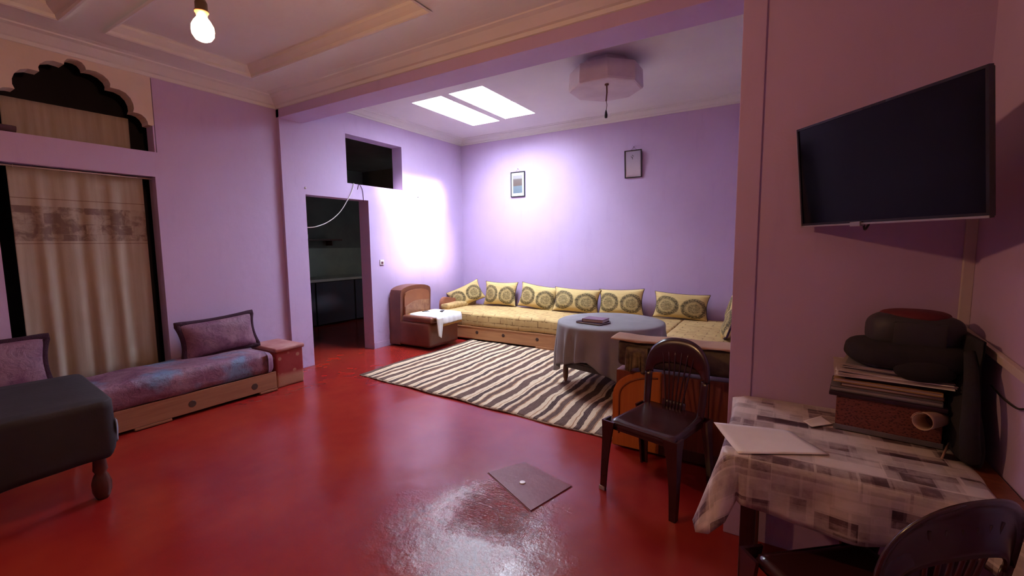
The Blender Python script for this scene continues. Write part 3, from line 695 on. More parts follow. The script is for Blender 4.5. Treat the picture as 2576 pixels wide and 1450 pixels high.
bm = B(); overlay(bm, -4.70, -4.145, AY+.10, BYY-.02, .484, .15, .045); o = tobj('ochre_cover', bm, OCHRE, None, True); solidify(o, .004, 1); tag(o, 'ochre edged cloth under the white one on the brown chair', 'cloth')
bm = B(); overlay(bm, -4.64, -4.118, AY+.075, BYY-.04, .492, .12, .03, 2); o = tobj('white_cloth', bm, WHITECLOTH, None, True); solidify(o, .004, 1); tag(o, 'white cotton cloth spread over the seat of the brown chair', 'cloth')
# white corner tail hanging at the front
bm = B()
def tail(u, v): return Vector((-4.082+.008*math.sin(u*6), AY+.02+.16*u*(1-.55*v)+.03*v, .48-.26*v-.04*u*v))
grid(bm, tail, 8, 10); o = tobj('cloth_corner', bm, WHITECLOTH, bpy.data.objects['white_cloth'], True); solidify(o, .004)
t = thing('eyeglasses', 'folded thin wire eyeglasses on the white cloth', 'glasses', (-4.53, 4.93, .505))
for k in range(2):
    bm = B(); tube(bm, [(-4.55+.022*math.cos(a)+.0, 4.90+k*.058+.026*math.sin(a), .509) for a in [q*PI/6 for q in range(12)]], .003, 5, closed=True); tobj('rim', bm, WIRE, t, True)
    bm = B(); tube(bm, [(-4.55, 4.872+k*.114, .51), (-4.50, 4.89+k*.07, .513), (-4.47, 4.93+k*.0, .508)], .003, 5); tobj('temple_arm', bm, WIRE, t, True)
bm = B(); box(bm, -.022, .022, -.075, .075, 0, .012, .005, M=Matrix.Translation((-4.36, 5.10, .502)) @ Matrix.Rotation(.5, 4, 'Z')); tag(tobj('remote_control', bm, simple('grey_remote', (.12, .12, .13), None, 9, .4)), 'slim grey remote lying on the white cloth of the brown chair', 'remote')
bm = B(); tube(bm, bez([(-4.965, 5.285, .82), (-4.96, 5.37, .83), (-4.955, 5.43, .78), (-4.955, 5.44, .62), (-4.955, 5.445, .40)], 6), .005, 6); tag(tobj('wall_wire', bm, WIRE, None, True), 'thin dark wire curving down the wall beside the brown chair', 'wire')

# ================================================================== rug
bm = B()
c00, c10, c11, c01 = Vector((-4.13, 3.35, 0)), Vector((-1.045, 3.165, 0)), Vector((-1.16, 5.44, 0)), Vector((-4.10, 5.47, 0))
def rugf(u, v):
    p = (c00*(1-u)+c10*u)*(1-v)+(c01*(1-u)+c11*u)*v
    p.z = .010+.0035*math.sin(p.x*3+p.y*5)+.003*math.sin(p.x*11-p.y*4); p.y += .008*math.sin(p.x*9)*(1-v); return p
grid(bm, rugf, 70, 50, uvfn=lambda u, v: (3.08*u, 2.2*v))
rg = thing('striped_rug', 'large cream and brown striped woven rug on the red floor', 'rug', (-2.6, 4.3, 0))
o = tobj('pile', bm, RUG, rg, True); solidify(o, .008, -1)
bm = B(); tube(bm, [rugf(k/60, 0)+Vector((0, -.006, 0)) for k in range(61)], .007, 6); tobj('hem', bm, simple('frayed_hem', (.10, .05, .04), (.45, .33, .22), 22, .9), rg, True)

# ================================================================== round table
RT = Vector((-1.50, 4.40, 0)); RR = .53
t = thing('round_table', 'round wooden table on slender legs hidden under a grey cloth', 'table', RT)
bm = B(); lathe(bm, [(.001, .665), (RR-.02, .665), (RR, .67), (RR, .685), (RR-.006, .69), (.001, .69)], RT, 48); tobj('tabletop', bm, DARKWOOD, t)
lg = [(-.46, -.10), (.40, -.30), (.40, .30), (-.36, .33)]
for x, y in lg:
    bm = B(); lathe(bm, [(.012, 0), (.016, .02), (.028, .06), (.03, .14), (.022, .20), (.026, .3), (.03, .5), (.03, .66)], RT+Vector((x, y, 0)), 16); tobj('leg', bm, wood('mid_brown_leg', (.22, .09, .05), (.15, .06, .03), axis=2) if (x, y) == lg[0] else DARKWOOD, t, True)
def rail(a, b_, z0, z1):
    bm = B(); A = RT+Vector((*a, 0)); C = RT+Vector((*b_, 0)); d = (C-A); L = d.length; ang = math.atan2(d.y, d.x)
    box(bm, 0, L, -.012, .012, z0, z1, .003, M=Matrix.Translation(A) @ Matrix.Rotation(ang, 4, 'Z')); return bm
for i in range(4): tobj('rail', rail(lg[i], lg[(i+1) % 4], .17, .225), DARKWOOD, t)
bm = B(); box(bm, RT.x-.34, RT.x+.36, RT.y-.15, RT.y+.26, .225, .24, .004); tobj('shelf', bm, DARKWOOD, t)
bm = B(); lathe(bm, [(.001, .02), (.05, .02), (.065, 0)], RT+Vector((-.27, -.05, .24)), 18); tag(tobj('saucer', bm, WHITECORD, None, True), 'small white saucer on the shelf under the round table', 'saucer')
# cloth
def hem(th):
    d = ((th-math.radians(263)+PI) % (2*PI))-PI
    z = .365-.13*abs(math.sin(2*(th-4.45)))**2
    z += .02*math.sin(7*th)
    z -= .09*math.exp(-((((th-math.radians(200)+PI) % (2*PI))-PI)/.22)**2)
    return max(.12, z)
bm = B()
NT_ = 180
def sk(u, v):
    th = 2*PI*u; z1_ = hem(th)
    if v < .25:
        r = (RR-.01)*v/.25*1.0; return RT+Vector((r*math.cos(th), r*math.sin(th), .697))
    if v < .32:
        s = (v-.25)/.07; a = s*PI/2; return RT+Vector(((RR-.01+.022*math.sin(a))*math.cos(th), (RR-.01+.022*math.sin(a))*math.sin(th), .697-.022*(1-math.cos(a))))
    s = (v-.32)/.68; f = min(1, s*1.6)
    amp = .026*f
    fold = math.sin(th*17+1.2*math.sin(th*3))+.5*math.sin(th*27+.8)
    r = RR+.012+amp*fold+.012*s
    return RT+Vector((r*math.cos(th), r*math.sin(th), .675-(.675-z1_)*s))
grid(bm, sk, NT_, 24, cu=True); bmesh.ops.remove_doubles(bm, verts=bm.verts, dist=1e-5)
o = tobj('grey_tablecloth', bm, GREYCLOTH, None, True); solidify(o, .003, 1); tag(o, 'smooth grey tablecloth draped over the round table in pleats', 'tablecloth')
MN = Matrix.Translation((-1.60, 4.17, .703)) @ Matrix.Rotation(-.2, 4, 'Z')
t = thing('notebook', 'pale edged folder at the bottom of the stack on the grey tablecloth', 'folder', (-1.60, 4.17, .703))
bm = B(); box(bm, -.14, .14, -.10, .10, 0, .004, .001, M=MN); box(bm, -.14, .14, -.10, .10, .012, .016, .001, M=MN); tobj('cover', bm, PURPLEFUR, t)
bm = B(); box(bm, -.135, .135, -.095, .095, .004, .012, M=MN); tobj('pages', bm, PAPER, t)
MN2 = Matrix.Translation((-1.575, 4.18, .7195)) @ Matrix.Rotation(-.05, 4, 'Z')
t = thing('thick_book', 'thick shiny maroon book lying on the folder on the grey tablecloth', 'book', (-1.575, 4.18, .7195))
bm = B(); box(bm, -.11, .11, -.085, .085, 0, .004, .001, M=MN2); box(bm, -.11, .11, -.085, .085, .026, .031, .002, M=MN2); box(bm, -.112, -.106, -.085, .085, 0, .031, .002, M=MN2); tobj('cover', bm, MAROON, t)
bm = B(); box(bm, -.105, .106, -.08, .08, .004, .026, M=MN2); tobj('pages', bm, PAPER2, t)

# ================================================================== left sofa (purple) and pouf
ls = thing('low_sofa', 'low sofa with purple and blue velour mattress on a pine base along the left wall', 'sofa', (-4.75, 1.3, 0))
LX0, LX1, LY0, LY1 = -5.02, -4.45, -.8, 2.555
bm = B(); box(bm, LX0, LX1-.02, LY0, LY1-.01, .025, .19); tobj('base', bm, PINE_Y, ls)
for a, b_ in ((LY0, .7), (.704, LY1)):
    bm = B(); box(bm, LX1-.02, LX1, a, b_, .03, .205, .004); fp = tobj('front_board', bm, PINE_Y, ls)
    for hy in [q for q in (0., 1.78, 2.33) if a < q < b_]:
        bm = B(); lathe(bm, [(.001, .004), (.028, .004), (.033, 0)], (0, 0, 0), 16); bmesh.ops.transform(bm, matrix=Matrix.Translation((LX1-.001, hy, .105)) @ Matrix.Rotation(PI/2, 4, 'Y'), verts=bm.verts); tobj('finger_hole', bm, KNOT, fp)
for a, b_ in ((1.36, 1.62), (2.38, 2.56)):
    bm = B(); box(bm, LX1-.03, LX1+.004, a, b_, .008, .028, .003); tobj('foot_board', bm, PINE_Y, ls)
bm = B(); mattress(bm, LX0+.0, LX1+.01, LY0, LY1, .19, .425, .085, 6, 40, .010, 11, 'y'); tobj('mattress', bm, PURPLEMAT, ls, True)
cushion('plush_cushion', 'mauve brocade cushion with dark plush border right of the curtain', (-4.84, 2.25, .425), (math.radians(-12), math.radians(-3), math.radians(88)), .70, .36, .18, PURPLECUSH, PURPLEFUR, .026, 21, group='mauve cushions on the low sofa')
cushion('plush_cushion', 'mauve brocade cushion with dark plush border, left of the curtain behind the dark table', (-4.84, .65, .425), (math.radians(-12), math.radians(2), math.radians(92)), .72, .41, .18, PURPLECUSH, PURPLEFUR, .026, 22, group='mauve cushions on the low sofa')
bm = B(); mattress(bm, -4.97, -4.50, 2.59, 2.90, .0, .40, .02, 3, 3, .003, 13, 'y')
pf = thing('pouf', 'red patterned box-shaped pouf at the end of the low sofa', 'pouf', (-4.73, 2.75, 0))
tobj('body', bm, POUF, pf, 'auto')
bm = B(); mattress(bm, -4.985, -4.485, 2.58, 2.915, .385, .43, .018, 3, 3, .004, 14, 'y'); tobj('lid', bm, simple('faded_red_cloth', (.32, .10, .10), (.42, .20, .18), 6, .7, .3, 30), pf, 'auto', )

# ================================================================== dark table at lower left
def rectcloth(bm, x0, x1, y0, y1, z, drop, r=.04, amp=.012, nf=26, rows=10, flare=.05, seed=0):
    """perimeter loop with skirt. drop(px,py,side param)->length"""
    pts = []
    def arc(cx, cy, a0):
        for k in range(7):
            a = a0+k*PI/12; pts.append((cx+r*math.cos(a), cy+r*math.sin(a), math.cos(a), math.sin(a)))
    def line(p, q, nx, ny, n):
        for k in range(1, n): s = k/n; pts.append((p[0]+(q[0]-p[0])*s, p[1]+(q[1]-p[1])*s, nx, ny))
    nX = max(4, int((x1-x0)/.02)); nY = max(4, int((y1-y0)/.02))
    line((x0+r, y0), (x1-r, y0), 0, -1, nX); arc(x1-r, y0+r, -PI/2)
    line((x1, y0+r), (x1, y1-r), 1, 0, nY); arc(x1-r, y1-r, 0)
    line((x1-r, y1), (x0+r, y1), 0, 1, nX); arc(x0+r, y1-r, PI/2)
    line((x0, y1-r), (x0, y0+r), -1, 0, nY); arc(x0+r, y0+r, PI)
    N = len(pts); uvl = bm.loops.layers.uv.new('uv'); uvs = {}
    rings = []
    L = 0; S_ = []
    for i, p in enumerate(pts):
        q = pts[i-1]; L += math.hypot(p[0]-q[0], p[1]-q[1]) if i else 0; S_.append(L)
    for j in range(rows+1):
        ring = []
        for i, (x, y, nx, ny) in enumerate(pts):
            D = drop(x, y, nx, ny)
            if j == 0: v = bm.verts.new((x, y, z)); uvs[v] = (x, y)
            else:
                s = (j-1)/(rows-1); d = .012+s*D
                corner = abs(nx*ny)*2
                f = amp*math.sin(S_[i]*nf+seed)*min(1, s*1.5)+amp*.5*math.sin(S_[i]*nf*1.7+seed*2)*s
                off = .012+f+flare*s*corner*(1 if ny < 0 else .1)+.01*s
                v = bm.verts.new((x+nx*off, y+ny*off, z-.008-s*D)); uvs[v] = (x+nx*(d+.01), y+ny*(d+.01))
            ring.append(v)
        rings.append(ring)
    for A, C in zip(rings, rings[1:]):
        for k in range(N): bm.faces.new((A[k], A[(k+1) % N], C[(k+1) % N], C[k]))
    # inner shrinking rings for the top
    cx, cy = (x0+x1)/2, (y0+y1)/2; last = rings[0]
    for s in (.8, .5, .2):
        rg_ = []
        for i, (x, y, nx, ny) in enumerate(pts):
            X, Y = cx+(x-cx)*s, cy+(y-cy)*s; v = bm.verts.new((X, Y, z+.0015*math.sin(X*25)*math.sin(Y*19))); uvs[v] = (X, Y); rg_.append(v)
        for k in range(N): bm.faces.new((last[(k+1) % N], last[k], rg_[k], rg_[(k+1) % N]))
        last = rg_
    bm.faces.new(last)
    for f in bm.faces:
        for l in f.loops: l[uvl].uv = uvs[l.vert]
    return bm
DX0, DX1, DY0, DY1, DZ = -4.28, -3.385, -.25, .93, .60
t = thing('low_table', 'low dark table with turned legs at the lower left under a black cloth', 'table', ((DX0+DX1)/2, (DY0+DY1)/2, 0))
bm = B(); box(bm, DX0+.01, DX1-.01, DY0+.01, DY1-.01, DZ-.03, DZ-.005, .005); tobj('tabletop', bm, DARKWOOD, t)
for x, y in ((DX1-.045, DY1-.065), (DX0+.08, DY1-.1), (DX1-.10, DY0+.1), (DX0+.08, DY0+.1)):
    bm = B(); lathe(bm, [(.026, 0), (.036, .02), (.045, .05), (.047, .10), (.036, .14), (.026, .16), (.035, .18), (.03, .24), (.033, .35), (.04, .57)], (x, y, 0), 18); tobj('leg', bm, DARKWOOD, t, True)
bm = B(); box(bm, DX0+.06, DX1-.08, DY0+.08, DY1-.13, .47, .57, .005); tobj('apron', bm, DARKWOOD, t)
bm = B(); rectcloth(bm, DX0, DX1, DY0, DY1, DZ+.002, lambda x, y, nx, ny: .18+.17*max(0, nx)+.02*math.sin(y*6), seed=2, amp=.006, flare=.02, nf=14)
o = tobj('black_tablecloth', bm, NAVYCLOTH, None, True); solidify(o, .004, 1); tag(o, 'black cloth covering the low table at the lower left', 'tablecloth')
bm = B()
grid(bm, lambda u, v: Vector((DX1-.06+.05*u+.01*math.sin(v*5), DY1+.012+.012*math.sin(u*5)+.02*u, .44-.11*v+.04*u*(1-v))), 8, 8); o = tobj('cloth_tip', bm, simple('pale_blue_lace', (.20, .22, .28), None, 30, .8), None, True); solidify(o, .003); RM = Matrix.Translation((DX1, DY1, 0)) @ Matrix.Rotation(-.10, 4, 'Z') @ Matrix.Translation((-DX1, -DY1, 0)); t.matrix_basis = RM @ t.matrix_basis; o.matrix_basis = RM; bpy.data.objects['black_tablecloth'].matrix_basis = RM; tag(o, 'scrap of pale blue cloth peeking out under the black tablecloth corner', 'cloth')

# ================================================================== plastic chairs
def plastic_chair(lab, loc, rz, nslat=6, cap=False):
    t = thing('plastic_chair', lab, 'chair', loc, rz, 'brown moulded plastic chairs')
    def by(x, z): return .185+.17*max(0, z-.43)-.55*x*x*(.4+min(1, (z-.4)/.4)*.6)
    # seat
    bm = B()
    def sf(u, v):
        x = (u-.5)*.43; y = -.225+.43*v
        w_ = 1-.07*v; sx = abs(u-.5)*2
        z = .445-.016*(1-sx**2)*math.sin(min(1, v*1.2)*PI)+.012*v
        r_ = max(0, (.12-v)/.12); z -= .035*r_**2; y -= .0
        e = max(0, sx-.88)/.12; z -= .03*e**2
        if v < .1: x *= 1-.05*(1-v/.1)**2
        return Vector((x*w_, y, z))
    grid(bm, sf, 24, 24); o = lobj('seat', bm, PLASTIC, t, True); solidify(o, .008, -1)
    # backrest: arched crest + posts
    bm = B(); n = 28
    def crest(u, v):
        a = PI*(1-u)
        ox, oz = .208*math.copysign(abs(math.cos(a))**.85, math.cos(a)), .655+.235*math.sin(a)**.75
        ix, iz = .160*math.cos(a), .655+.075*math.sin(a)**.7
        x = ix+(ox-ix)*v; z = iz+(oz-iz)*v
        y = by(x, z)-.012*math.sin(v*PI)*.6+.010*(v > .96)
        return Vector((x, y+.006*math.cos(v*PI), z))
    grid(bm, crest, n, 8)
    for s in (-1, 1):
        def post(u, v, s=s):
            z = .425+(.66-.425)*v; xo = .198+.007*v; xi = .155+.005*v
            x = s*(xi+(xo-xi)*u); return Vector((x, by(x, z)-.006*math.sin(u*PI), z))
        grid(bm, post, 4, 8)
    bmesh.ops.remove_doubles(bm, verts=bm.verts, dist=.002)
    br_ = lobj('backrest', bm, PLASTIC, t, True); solidify(br_, .010, 0)
    # centre splat slats, each its own piece, running up over the crest as ribs
    for k in range(nslat):
        q = (k-(nslat-1)/2)/(nslat-1)*2; bm = B(); pts = []
        for j in range(12):
            z = .45+.36*j/11; x = q*(.052+.055*(j/11)**1.3); pts.append((x, by(x, z)-.006, z))
        tube(bm, pts, .0062, 6, flat=.8); lobj('slat', bm, PLASTIC, br_, True)
    bm = B(); grid(bm, lambda u, v: Vector(((u-.5)*.15, by((u-.5)*.15, .44+.06*v), .44+.06*v)), 6, 3); o = lobj('lower_panel', bm, PLASTIC, br_, True); solidify(o, .008)
    # legs
    for sx in (-1, 1):
        for sy in (-1, 1):
            bm = B(); x0, y0 = sx*.195, (-.205 if sy < 0 else .175); x1, y1 = sx*.222, (-.235 if sy < 0 else .235)
            rings = []
            for j in range(9):
                s = j/8; z = .44*(1-s); wv = .030-.012*s**.8+(.012*(1-s)**4)
                cx, cy = x0+(x1-x0)*s+.006*math.sin(s*PI)*sx, y0+(y1-y0)*s
                # L-shaped section, open to the inside
                o1 = [(-wv, -wv), (wv, -wv), (wv, wv), (wv-.012, wv), (wv-.012, -wv+.012), (-wv, -wv+.012)]
                rings.append([bm.verts.new((cx+a*sx, cy+b_*(1 if sy < 0 else -1), z)) for a, b_ in o1])
            for A, C in zip(rings, rings[1:]):
                for k in range(6): bm.faces.new((A[k], A[(k+1) % 6], C[(k+1) % 6], C[k]))
            bm.faces.new(rings[0]); bm.faces.new(rings[-1])
            lo = lobj('leg', bm, PLASTIC, t, 'auto')
            if cap and sx < 0 and sy < 0:
                bm = B(); box(bm, x1-.024, x1+.014, y1-.022, y1+.004, 0, .025, .003); lobj('foot_cap', bm, PINKMAT, lo, label='pale plastic foot cap')
    # apron under seat
    bm = B(); box(bm, -.19, .19, -.215, -.205, .385, .43, .004); box(bm, -.195, -.185, -.2, .18, .39, .43, .004); box(bm, .185, .195, -.2, .18, .39, .43, .004); lobj('apron', bm, PLASTIC, t)
    return t
plastic_chair('dark brown plastic chair standing before the orange wooden bench', (-.60, 2.66, 0), -.26, cap=True)
plastic_chair('dark brown plastic chair cut off at the lower right corner', (.253, 1.61, 0), PI+.698)

# ================================================================== near table with patchwork cloth
TX0, TX1, TY0, TY1, TZ = -.150, .600, 1.70, 2.405, .742
t = thing('corner_table', 'dark wooden table in the right corner under a patchwork oilcloth', 'table', ((TX0+TX1)/2, (TY0+TY1)/2, 0))
bm = B(); box(bm, TX0+.015, TX1+.03, TY0+.015, TY1-.005, TZ-.03, TZ-.004, .004); tobj('tabletop', bm, REDWOOD, t)
for x, y in ((TX0+.08, TY0+.08), (TX1-.03, TY0+.28), (TX0+.08, TY1-.07), (TX1-.03, TY1-.07)):
    bm = B(); box(bm, x-.025, x+.025, y-.025, y+.025, 0, TZ-.03, .004); tobj('leg', bm, DARKWOOD, t)
bm = B(); box(bm, TX0+.05, TX1-.01, TY0+.06, TY1-.04, TZ-.12, TZ-.031, .004); tobj('apron', bm, DARKWOOD, t)
def dr(x, y, nx, ny):
    if nx > .5: return .008
    if ny > .3: return .01
    base = .17+.02*math.sin(x*9)
    if nx < -.3 and ny > -.2: base = .20+.06*math.sin(y*6)
    c = abs(nx*ny)*2
    if nx < 0 and ny < 0: base += .13*c
    return base
CX1 = .555
bm = B(); rectcloth(bm, TX0, CX1, TY0, TY1-.01, TZ+.004, dr, r=.045, amp=.010, nf=22, flare=.10, seed=1)
o = tobj('patchwork_tablecloth', bm, PATCHWORK, None, True); solidify(o, .002, 1); tag(o, 'grey and cream patchwork oilcloth draped over the corner table', 'tablecloth')
# flat things on the cloth
ZT = TZ+.009
def sheet(name, pts, z, mat, lab, th=.0015, curl=.0, cat='paper'):
    bm = B(); P = [Vector((*p, 0)) for p in pts]
    def fn(u, v):
        p = (P[0]*(1-u)+P[1]*u)*(1-v)+(P[3]*(1-u)+P[2]*u)*v; p.z = z+.001+curl*(1-u)**3*(1-v)+.0012*math.sin(u*5+v*3); return p
    grid(bm, fn, 12, 12); o = tobj(name, bm, mat, None, True); solidify(o, th, 1); return tag(o, lab, cat)
sheet('loose_sheet', [(-.213, 1.92), (-.105, 1.700), (.168, 1.845), (.052, 2.01)], ZT, PAPER, 'large white sheet of paper lying on the left of the patchwork cloth', curl=.012)
sheet('small_sheet', [(.10, 2.13), (.13, 2.10), (.205, 2.17), (.17, 2.25)], ZT+.001, PAPER, 'small white paper beside the speckled red box', curl=.006)
# speckled box and the stack on it
ROT = -.12
def Mz(x, y, z, r): return Matrix.Translation((x, y, z)) @ Matrix.Rotation(r, 4, 'Z')
bxc = (.375, 2.245)
t = thing('speckled_box', 'speckled red-brown box under the pile of papers on the corner table', 'box', (*bxc, ZT))
bm = B(); box(bm, -.155, .155, -.125, .125, 0, .135, .004, M=Mz(*bxc, ZT, ROT)); tobj('body', bm, BOXMAT, t)
bm = B(); box(bm, -.18, .165, -.135, .135, .135, .15, .004, M=Mz(*bxc, ZT, ROT)); tobj('lid', bm, PURPLEBOOK, t)
bm = B(); box(bm, -.16, .16, -.13, -.126, 0, .02, .002, M=Mz(*bxc, ZT, ROT)); tobj('base_strip', bm, GREYBOOK, t)
z = ZT+.1505
def book(kind, lab, cx, cy, w_, d_, h_, r, cov, pg, cat='book', hard=True):
    global z
    t = thing(kind, lab, cat, (cx, cy, z)); M = Mz(cx, cy, z, r); c = min(.004, h_*.22)
    bm = B()
    box(bm, -w_/2, w_/2, -d_/2, d_/2, 0, c, .001, M=M); box(bm, -w_/2, w_/2, -d_/2, d_/2, h_-c, h_, .001, M=M); box(bm, w_/2-.003, w_/2, -d_/2, d_/2, 0, h_, .001, M=M); tobj('cover', bm, cov, t)
    bm = B(); box(bm, -w_/2+.004, w_/2-.002, -d_/2+.004, d_/2-.003, c, h_-c, M=M); tobj('pages', bm, pg, t); z += h_+.0005
def sheaf(kind, lab, cx, cy, w_, d_, n, r, mats, seed, cat='papers'):
    global z
    rr = random.Random(seed); t = thing(kind, lab, cat, (cx, cy, z)); zz = z
    for k in range(n):
        hh = rr.uniform(.0025, .0045); bm = B(); ang = r+rr.uniform(-.07, .07); dx, dy = rr.uniform(-.012, .012), rr.uniform(-.012, .012)
        Mx = Mz(cx+dx, cy+dy, zz, ang); ph = rr.uniform(0, 6)
        box(bm, -w_/2, w_/2, -d_/2, d_/2, 0, hh)
        es = [e for e in bm.edges if abs((e.verts[0].co-e.verts[1].co).x) > .1]; bmesh.ops.subdivide_edges(bm, edges=es, cuts=8, use_grid_fill=True)
        for v in bm.verts: v.co.z += (.004*max(0, -v.co.x/w_*2-.6)*3 if k > n-3 else 0)
        bmesh.ops.transform(bm, matrix=Mx, verts=bm.verts); tobj('sheet', bm, mats[k % len(mats)], t); zz += hh+.0004
    z = zz+.0006
book('grey_book', 'worn grey-white book lowest in the pile, on the speckled box', .365, 2.245, .33, .235, .020, ROT-.03, GREYBOOK, PAPER3)
book('brown_book', 'brown book second from the bottom of the pile', .38, 2.245, .30, .22, .015, ROT, BROWNBOOK, PAPER2)
book('tan_folder', 'tan cardboard folder in the middle of the pile', .37, 2.245, .32, .225, .015, ROT-.04, TANPAPER, PAPER2, 'folder')
book('purple_binder', 'dark purple binder just above the tan folder', .385, 2.25, .29, .21, .013, ROT+.03, PURPLEBOOK, PURPLEBOOK, 'binder')
sheaf('paper_sheaf', 'thick sheaf of crumpled pinkish papers in the pile', .375, 2.24, .34, .235, 6, ROT+.05, [PAPER2, PAPER, PAPER2], 3)
sheaf('paper_sheaf', 'thin grey sheaf of papers under the black bag, on top of the pile', .385, 2.25, .29, .215, 5, ROT-.02, [PAPER3, PAPER2], 5)
# rolled paper sticking out in front
bm = B(); d = Vector((-.55, -.80, .10)).normalized(); p0 = Vector((.505, 2.17, ZT+.155)); 
def roll(u, v):
    a = u*2*PI*1.25; rad = (.026-.004*u)*(1+.25*v); ax = d; e1 = ax.cross(Vector((0, 0, 1))).normalized(); e2 = e1.cross(ax)
    return Vector((.515, 2.135, ZT+.10))+ax*(v*.13)+(e1*math.cos(a)+e2*math.sin(a))*rad
grid(bm, roll, 36, 6); o = tobj('rolled_paper', bm, simple('peach_paper', (.55, .38, .30), (.5, .34, .28), 6, .7), None, True); solidify(o, .0015); tag(o, 'rolled peach paper tube poking out before the speckled box', 'paper roll')
bm = B(); tube(bm, [(.49, 1.99, ZT+.006), (.53, 2.09, ZT+.03)], .0035, 8); tag(tobj('pencil', bm, simple('pencil_tan', (.4, .25, .2), None, 9, .4), None, True), 'thin pencil leaning beside the speckled box', 'pencil')
# bags
def blob(bm, c, rx, ry, rz_, seed, amp=.08, ex=.8, nu=40, nv=24, flatb=True):
    rr = random.Random(seed); ph = [rr.uniform(0, 6) for _ in range(8)]
    sg = lambda t_, e: math.copysign(abs(t_)**e, t_)
    def fn(u, v):
        a = 2*PI*u; b_ = -PI/2+PI*v
        k = 1+amp*(math.sin(3*a+ph[0]+2*b_)*.5+math.sin(5*a+ph[1])*math.cos(4*b_+ph[2])*.4+math.sin(9*a+ph[3]+5*b_)*.2)*math.cos(b_)
        x = rx*sg(math.cos(b_), ex)*sg(math.cos(a), ex)*k; y = ry*sg(math.cos(b_), ex)*sg(math.sin(a), ex)*k; z_ = rz_*sg(math.sin(b_), ex)
        return Vector((c[0]+x, c[1]+y, c[2]+z_))
    grid(bm, fn, nu, nv, cu=True); bmesh.ops.remove_doubles(bm, verts=bm.verts, dist=1e-5); return bm
print('pile top', z)
ztop = z
t = thing('black_bag', 'slouched black cloth bag lying on top of the paper pile', 'bag', (.40, 2.25, ztop))
bm = B(); blob(bm, (.425, 2.24, ztop+.05), .195, .14, .052, 4, .05, .6); tobj('body', bm, BLACKCLOTH, t, True)
bm = B(); blob(bm, (.45, 2.118, ztop+.014), .085, .032, .042, 9, .1, .9, 24, 14); tobj('flap', bm, BLACKCLOTH, t, True)
t = thing('backpack', 'charcoal rounded backpack with dark red top resting on the black bag', 'bag', (.42, 2.26, ztop+.10))
bm = B(); blob(bm, (.445, 2.27, ztop+.13), .145, .10, .078, 14, .05, .62); tobj('body', bm, BAGGREY, t, True)
bm = B(); blob(bm, (.45, 2.275, ztop+.193), .105, .085, .026, 15, .06, .8); tobj('top_flap', bm, REDCLOTH, t, True)
bm = B(); box(bm, -.075, .075, -.012, .012, -.055, .05, .010, M=Matrix.Translation((.445, 2.172, ztop+.13)) @ Matrix.Rotation(-.10, 4, 'Z')); tobj('front_pocket', bm, BAGGREY, t, 'auto')
t = thing('hanging_jacket', 'long black garment slumped in the corner beside the paper pile', 'jacket', (.59, 2.2, .75))
bm = B()
def jk(u, v):
    a = 2*PI*u; z_ = ZT+.004+.40*v; w1 = .038+.012*math.sin(v*5)-.012*v; w2 = .17-.05*v+.03*math.sin(v*7+1)
    k = 1+.08*math.sin(5*a+v*6)+.05*math.sin(9*a-v*9)
    lean = .02*(1-v)
    return Vector((.587-lean+w1*math.cos(a)*k*.9, 2.205-.05*(1-v)+w2*math.sin(a)*k*.95, z_))
V = grid(bm, jk, 40, 24, cu=True)
bm.faces.new([r[-1] for r in V]); bm.faces.new([r[0] for r in V][::-1])
tobj('body', bm, BLACKCLOTH, t, True)
bm = B(); tube(bm, bez([(.56, 1.99, ZT+.02), (.545, 1.97, ZT+.13), (.55, 2.0, ZT+.25), (.565, 2.1, ZT+.36)], 5), .028, 10, rfn=lambda s: .028-.012*s); tobj('sleeve', bm, BLACKCLOTH, t, True)

# ================================================================== television
TVW, TVH = .72, .425
tv = thing('television', 'black flat television on a swivel bracket on the mauve wall', 'television', (0, 0, 0), rot=None)
tv.location = (.266, 2.083, 1.772); tv.rotation_euler = Euler((.114, 0, -.919), 'XYZ')
def rot_tilt():
    n0 = Vector((math.sin(-.919), -math.cos(-.919), 0)); a = Vector((math.cos(-.919), math.sin(-.919), 0)); u_ = Vector((0, 0, 1))*math.cos(.114)+n0*math.sin(.114); bk = u_.cross(a)*1.
    bk = a.cross(u_)*-1
    return Matrix((a, bk, u_)).transposed()
tvm = rot_tilt(); tv.rotation_euler = tvm.to_euler()
# local frame: x right, y away from the viewer, z up
bm = B(); holed(bm, fY, -TVW/2, TVW/2, -TVH/2, TVH/2, [(-TVW/2+.009, TVW/2-.009, -TVH/2+.016, TVH/2-.009)], -.004, .012); lobj('bezel', bm, BEZEL, tv)
bm = B(); box(bm, -TVW/2+.008, TVW/2-.008, .0, .006, -TVH/2+.015, TVH/2-.008); lobj('screen', bm, SCREEN, tv)
bm = B(); box(bm, -TVW/2+.003, TVW/2-.003, .010, .022, -TVH/2+.003, TVH/2-.003, .004); box(bm, -.2, .2, .02, .045, -.14, .12, .012); lobj('rear_shell', bm, BLACKPL, tv)
bm = B(); box(bm, -TVW/2, TVW/2, -.006, -.003, -TVH/2, -TVH/2+.007, .001); lobj('trim_strip', bm, SILVER, tv, label='silver strip along the bottom of the television')
bm = B(); box(bm, -TVW/2-.001, -TVW/2+.0025, -.005, .012, -TVH/2, TVH/2); lobj('edge_strip', bm, SILVER, tv)
bm = B(); box(bm, -.10, -.055, -.012, .008, -TVH/2-.006, -TVH/2+.012, .002); lobj('badge', bm, SILVER, tv, label='small silver sensor badge under the screen')
